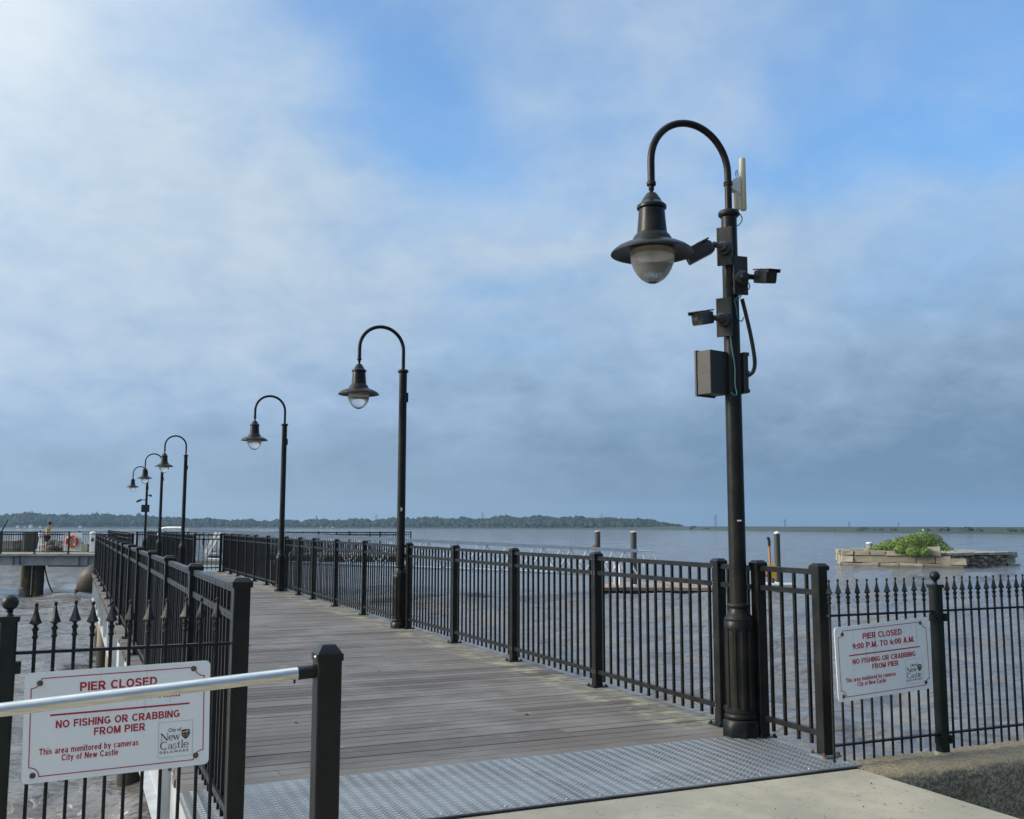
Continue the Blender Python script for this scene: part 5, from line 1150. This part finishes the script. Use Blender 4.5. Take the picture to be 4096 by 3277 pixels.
bush('yellow-green leafy bush draped over the front stones of the ruined pier', [clump(3560, 2185, 95.5, 1.15, .62), clump(3610, 2178, 95, 1.2, .75), clump(3650, 2172, 94.5, 1.1, .85), clump(3520, 2193, 95.5, .8, .40), clump(3652, 2206, 89.1, .75, .5), clump(3700, 2208, 88.7, .62, .42), clump(3600, 2200, 89.7, .6, .34), clump(3490, 2199, 95.5, .55, .2)], 9500, .078, 4)
bush('taller darker bush behind on the right half of the ruined pier', [clump(3690, 2163, 97, 1.35, .95), clump(3725, 2167, 97, 1.25, .9), clump(3755, 2188, 96.5, 1.0, .6), clump(3785, 2202, 96, .8, .4), clump(3640, 2168, 98, 1.2, .7), clump(3740, 2205, 93.5, .7, .4)], 8500, .078, 9)
rt = MB(); rr2 = random.Random(2)
for i in range(26): leaves(rt, ((lambda q: (q.x, q.y, -.80))(at(3400+rr2.random()*50, 2196, 93.5+rr2.random()*2)), (.25, .25, .10)), 12, .05, rr2)
tag(rt.build('weeds', 'weed', smooth=False), 'low olive weeds on the left top of the ruined stone pier', 'weeds', kind='stuff')

# ------------------------------------------------------------------ far shore
def on_water(px, py):
    r = FWD + RGT*((px-2048)/3968.5) - UPV*((py-1638.5)/3968.5); t_ = (WZ-CAM.z)/r.z; return CAM+r*t_
SH = [(-900, 2113.5), (-400, 2114), (0, 2114.6), (600, 2115.2), (1100, 2115.7), (1500, 2116.2), (1900, 2117), (2300, 2118.7), (2700, 2121), (3100, 2126.4), (3400, 2131), (3800, 2135.5), (4096, 2138), (4700, 2143)]
shp = [on_water(*s_) for s_ in SH]
m = MB(); vs = []; fs = []; N_ = 90; rr = random.Random(6)
def shore_at(px):
    for (a, b), (p_, q_) in zip(zip(SH[:-1], SH[1:]), zip(shp[:-1], shp[1:])):
        if a[0] <= px <= b[0]: t_ = (px-a[0])/(b[0]-a[0]); return p_.lerp(q_, t_)
    return shp[-1]
for i in range(N_+1):
    px = -900+5600*i/N_; q = shore_at(px); dirv = Vector((q.x, q.y, 0)).normalized(); bank = 1.0 if px < 2350 else (2.9 if px > 2700 else 1+1.9*(px-2350)/350)
    dd = Vector((q.x, q.y, 0)).length
    for off, z in ((-3, WZ-.6), (3, WZ+.5), (10, WZ+.9), (26, WZ+.5+bank), (34, WZ+.6+bank), (300, WZ+.5+bank*.9), (3200, WZ+1.0)):
        vs.append((q.x+dirv.x*off, q.y+dirv.y*off, z+rr.uniform(-.1, .1)))
fs = [(i*7+k, (i+1)*7+k, (i+1)*7+k+1, i*7+k+1) for i in range(N_) for k in range(6)]
m.add(vs, fs); o = m.build('far_shore', 'marsh', ang=80); o['kind'] = 'structure'
# wood along the far shore: one mass of crowns
TOP = [(-900, 2058), (0, 2063), (60, 2058), (120, 2056), (200, 2060), (260, 2066), (330, 2060), (450, 2062), (560, 2066), (700, 2073), (760, 2076), (880, 2080), (1000, 2082), (1100, 2083), (1250, 2081), (1400, 2080), (1550, 2078), (1640, 2074), (1800, 2075), (1900, 2077), (1960, 2075), (2010, 2067), (2080, 2070), (2200, 2071), (2350, 2072), (2450, 2077), (2530, 2076), (2600, 2082), (2660, 2090), (2720, 2099)]
def top_at(px):
    for a, b in zip(TOP[:-1], TOP[1:]):
        if a[0] <= px <= b[0]: return a[1]+(b[1]-a[1])*(px-a[0])/(b[0]-a[0])
    return 2100
def crown(mb, c, rx, rz, rr, n=9, k=6):
    vs = []; fs = []; ph = [rr.uniform(0, 6.28) for _ in range(6)]
    for i in range(k+1):
        t_ = PI*i/k
        for j_ in range(n):
            a = 2*PI*j_/n; w_ = 1+.22*math.sin(3*a+ph[0]+t_*2)+.16*math.sin(5*a+ph[1]-t_*3)+.12*math.sin(t_*7+ph[2])+rr.uniform(-.12, .12)
            vs.append((c[0]+rx*w_*math.sin(t_)*math.cos(a), c[1]+rx*w_*math.sin(t_)*math.sin(a), c[2]-rz*w_*math.cos(t_)))
    for i in range(k): fs += [(i*n+q, i*n+(q+1) % n, (i+1)*n+(q+1) % n, (i+1)*n+q) for q in range(n)]
    mb.add(vs, fs)
m = MB(); rr = random.Random(12); px = -500
while px < 2720:
    q = shore_at(px); d0 = Vector((q.x, q.y, 0)).length; dv_ = Vector((q.x, q.y, 0)).normalized()
    for row, (off, frac) in enumerate(((32, .58), (48, .80), (66, .95), (90, 1.0))):
        dd = d0+off+rr.uniform(-6, 6); p2 = px+rr.uniform(-14, 14)
        tp_ = top_at(p2)+2.5*math.sin(p2*.043)+1.5*math.sin(p2*.11+1)+rr.uniform(-1.2, 2.4); depth = dd*(Vector((q.x, q.y, 0)).normalized().dot(F0)); z1 = (at(p2, tp_, depth)).z
        zt = WZ+1+(z1-WZ-1)*frac*rr.uniform(.94, 1.0); base = at(p2, 2110, depth)
        hgt = max(2.0, zt-(WZ+1)); rx = min(6.0, max(1.6, hgt*.48))*rr.uniform(.8, 1.15)
        crown(m, (base.x, base.y, WZ+1+hgt*.56), rx, hgt*.47, rr)
        for _ in range(5):
            a = rr.uniform(0, 6.28); crown(m, (base.x+rx*.7*math.cos(a), base.y+rx*.7*math.sin(a), WZ+1+hgt*rr.uniform(.45, .88)), rx*.42, rx*.34, rr, 6, 4)
        if row == 0:
            for _ in range(2): crown(m, (base.x+rr.uniform(-5, 5), base.y-8+rr.uniform(-3, 3), WZ+1.6), rr.uniform(1.5, 2.6), rr.uniform(1.2, 2.2), rr, 7, 4)
    px += 9
# scattered shrubs on the low bank at the right
for (a, hh) in ((2790, 3.0), (2806, 2.2), (2850, 1.6), (3325, 1.0), (3340, 1.3), (3445, 2.0), (3460, 2.4), (3475, 1.9), (3500, 1.6), (3540, 1.7), (3590, 1.7), (3720, 1.8), (3770, 2.2), (3790, 2.5), (3850, 2.0), (3870, 2.5), (3885, 2.2), (3920, 1.8), (4040, 1.9), (4060, 1.7), (4080, 1.5)):
    for _ in range(3):
        q = shore_at(a+rr.uniform(-10, 10)); dv_ = Vector((q.x, q.y, 0)).normalized(); q = q+dv_*rr.uniform(12, 22)
        crown(m, (q.x, q.y, WZ+.8+hh*.5), hh*.55*rr.uniform(.8, 1.2), hh*.5, rr, 8, 5)
o = m.build('far_woods', 'farwood', ang=20); tag(o, 'long dark band of woods on the far shore, fading into haze', 'woods', kind='stuff')
# transmission pylons far behind
def pylon(px, pyt, d, label):
    b = at(px, 2100, d); t_ = at(px, pyt, d); H_ = t_.z-WZ; m = MB(); s_ = H_*.10; z0 = WZ
    cs = lambda k, z: (b.x+TD.x*k[0]+TN.x*k[1], b.y+TD.y*k[0]+TN.y*k[1], z)
    for sx in (-1, 1):
        for sy in (-1, 1): m.bar(cs((sx*s_, sy*s_), z0), cs((sx*s_*.22, sy*s_*.22), z0+H_*.98), .35, .35)
    for i in range(7):
        f0, f1 = i/7, (i+1)/7; w0, w1 = s_*(1-.78*f0), s_*(1-.78*f1)
        m.bar(cs((-w0, -w0), z0+H_*f0), cs((w1, -w1), z0+H_*f1), .25, .25); m.bar(cs((w0, -w0), z0+H_*f0), cs((-w1, -w1), z0+H_*f1), .25, .25)
    for f, wd in ((.78, .17), (.88, .15), (.98, .11)): m.bar(cs((-H_*wd, 0), z0+H_*f), cs((H_*wd, 0), z0+H_*f), .4, .4)
    tag(m.build('pylon', 'pylon', smooth=False), label, 'pylon', 'transmission pylons on the horizon')
for i, (px, pyt, d, lab) in enumerate(((1265, 2063, 1900, 'faint pylon above the far woods, leftmost of the row'), (1504, 2059, 1900, 'faint boxy pylon above the far woods left of the second lamp pole'), (1930, 2050, 1800, 'slim pylon above the middle of the far woods'), (2408, 2055, 1800, 'slim pylon above the right part of the far woods'), (2862, 2061, 1500, 'pylon on the low bank just left of the near lamp pole'), (3140, 2078, 1500, 'small faint pylon right of the near lamp pole'), (3396, 2088, 1500, 'faint pylon above the left end of the ruined pier'), (3594, 2090, 1500, 'faintest pylon, above the bushes on the ruined pier'))):
    pylon(px, pyt, d, lab)
# small pale houses at the far waterline
for i, (px, wd, lab) in enumerate(((70, 10, 'tiny pale house on the far shore left of the walking person'), (122, 13, 'tiny white gabled house on the far shore just left of the walking person'), (98, 7, 'tiny white shed between the two pale far-shore houses'), (318, 9, 'tiny greyish house on the far shore above the life ring'), (160, 8, 'tiny white house on the far shore close behind the walking person'), (1285, 7, 'first of the small white far-shore cabins right of the third lamp'), (1310, 6, 'second of the small white far-shore cabins right of the third lamp'), (1330, 8, 'third of the small white far-shore cabins right of the third lamp'))):
    q = shore_at(px); dv_ = Vector((q.x, q.y, 0)).normalized(); q = q+dv_*16; s_ = wd*1280/3968*(1 if px < 1000 else .9)
    rt = thing('house', lab, 'house', (q.x, q.y, WZ+.5), TRZ, 'houses on the far shore')
    MB().box((0, 0, s_*.3), (s_, s_*.8, s_*.6)).build('walls', 'farwhite', rt, smooth=False)
    m = MB(); m.add([(-s_*.55, -s_*.45, s_*.6), (s_*.55, -s_*.45, s_*.6), (s_*.55, s_*.45, s_*.6), (-s_*.55, s_*.45, s_*.6), (-s_*.55, 0, s_*.95), (s_*.55, 0, s_*.95)], [(0, 1, 5, 4), (2, 3, 4, 5), (0, 4, 3), (1, 2, 5), (0, 3, 2, 1)]); m.build('roof', 'fargrey', rt, smooth=False)
q = at(3693, 2134, 330); m = MB(); m.lathe([(.5, WZ-.4), (.5, WZ+.4), (.16, q.z-.1), (.16, q.z+1.1), (.28, q.z+1.15), (.28, q.z+1.35), (0, q.z+1.4)], (q.x, q.y, 0), 10); tag(m.build('channel_marker', 'white'), 'small white channel marker showing above the bushes of the ruined pier', 'channel marker')

# ------------------------------------------------------------------ haze
hm = bpy.data.materials.new('haze_air'); hm.use_nodes = True
for n in list(hm.node_tree.nodes): hm.node_tree.nodes.remove(n)
ht = NT(hm.node_tree); pv = ht.node('ShaderNodeVolumePrincipled'); pv.inputs['Color'].default_value = (.52, .76, 1.0, 1); pv.inputs['Density'].default_value = .00017; pv.inputs['Anisotropy'].default_value = .2
ht.l.new(pv.outputs[0], ht.node('ShaderNodeOutputMaterial').inputs['Volume'])
m = MB(); m.box2((-2600, -80, -4.2), (3600, 2600, 60)); o = m.build('haze', 'black', smooth=False); o.data.materials.clear(); o.data.materials.append(hm)
o['kind'] = 'stuff'; o['label'] = 'thin blue summer haze over the river and far shore'; o['category'] = 'haze'
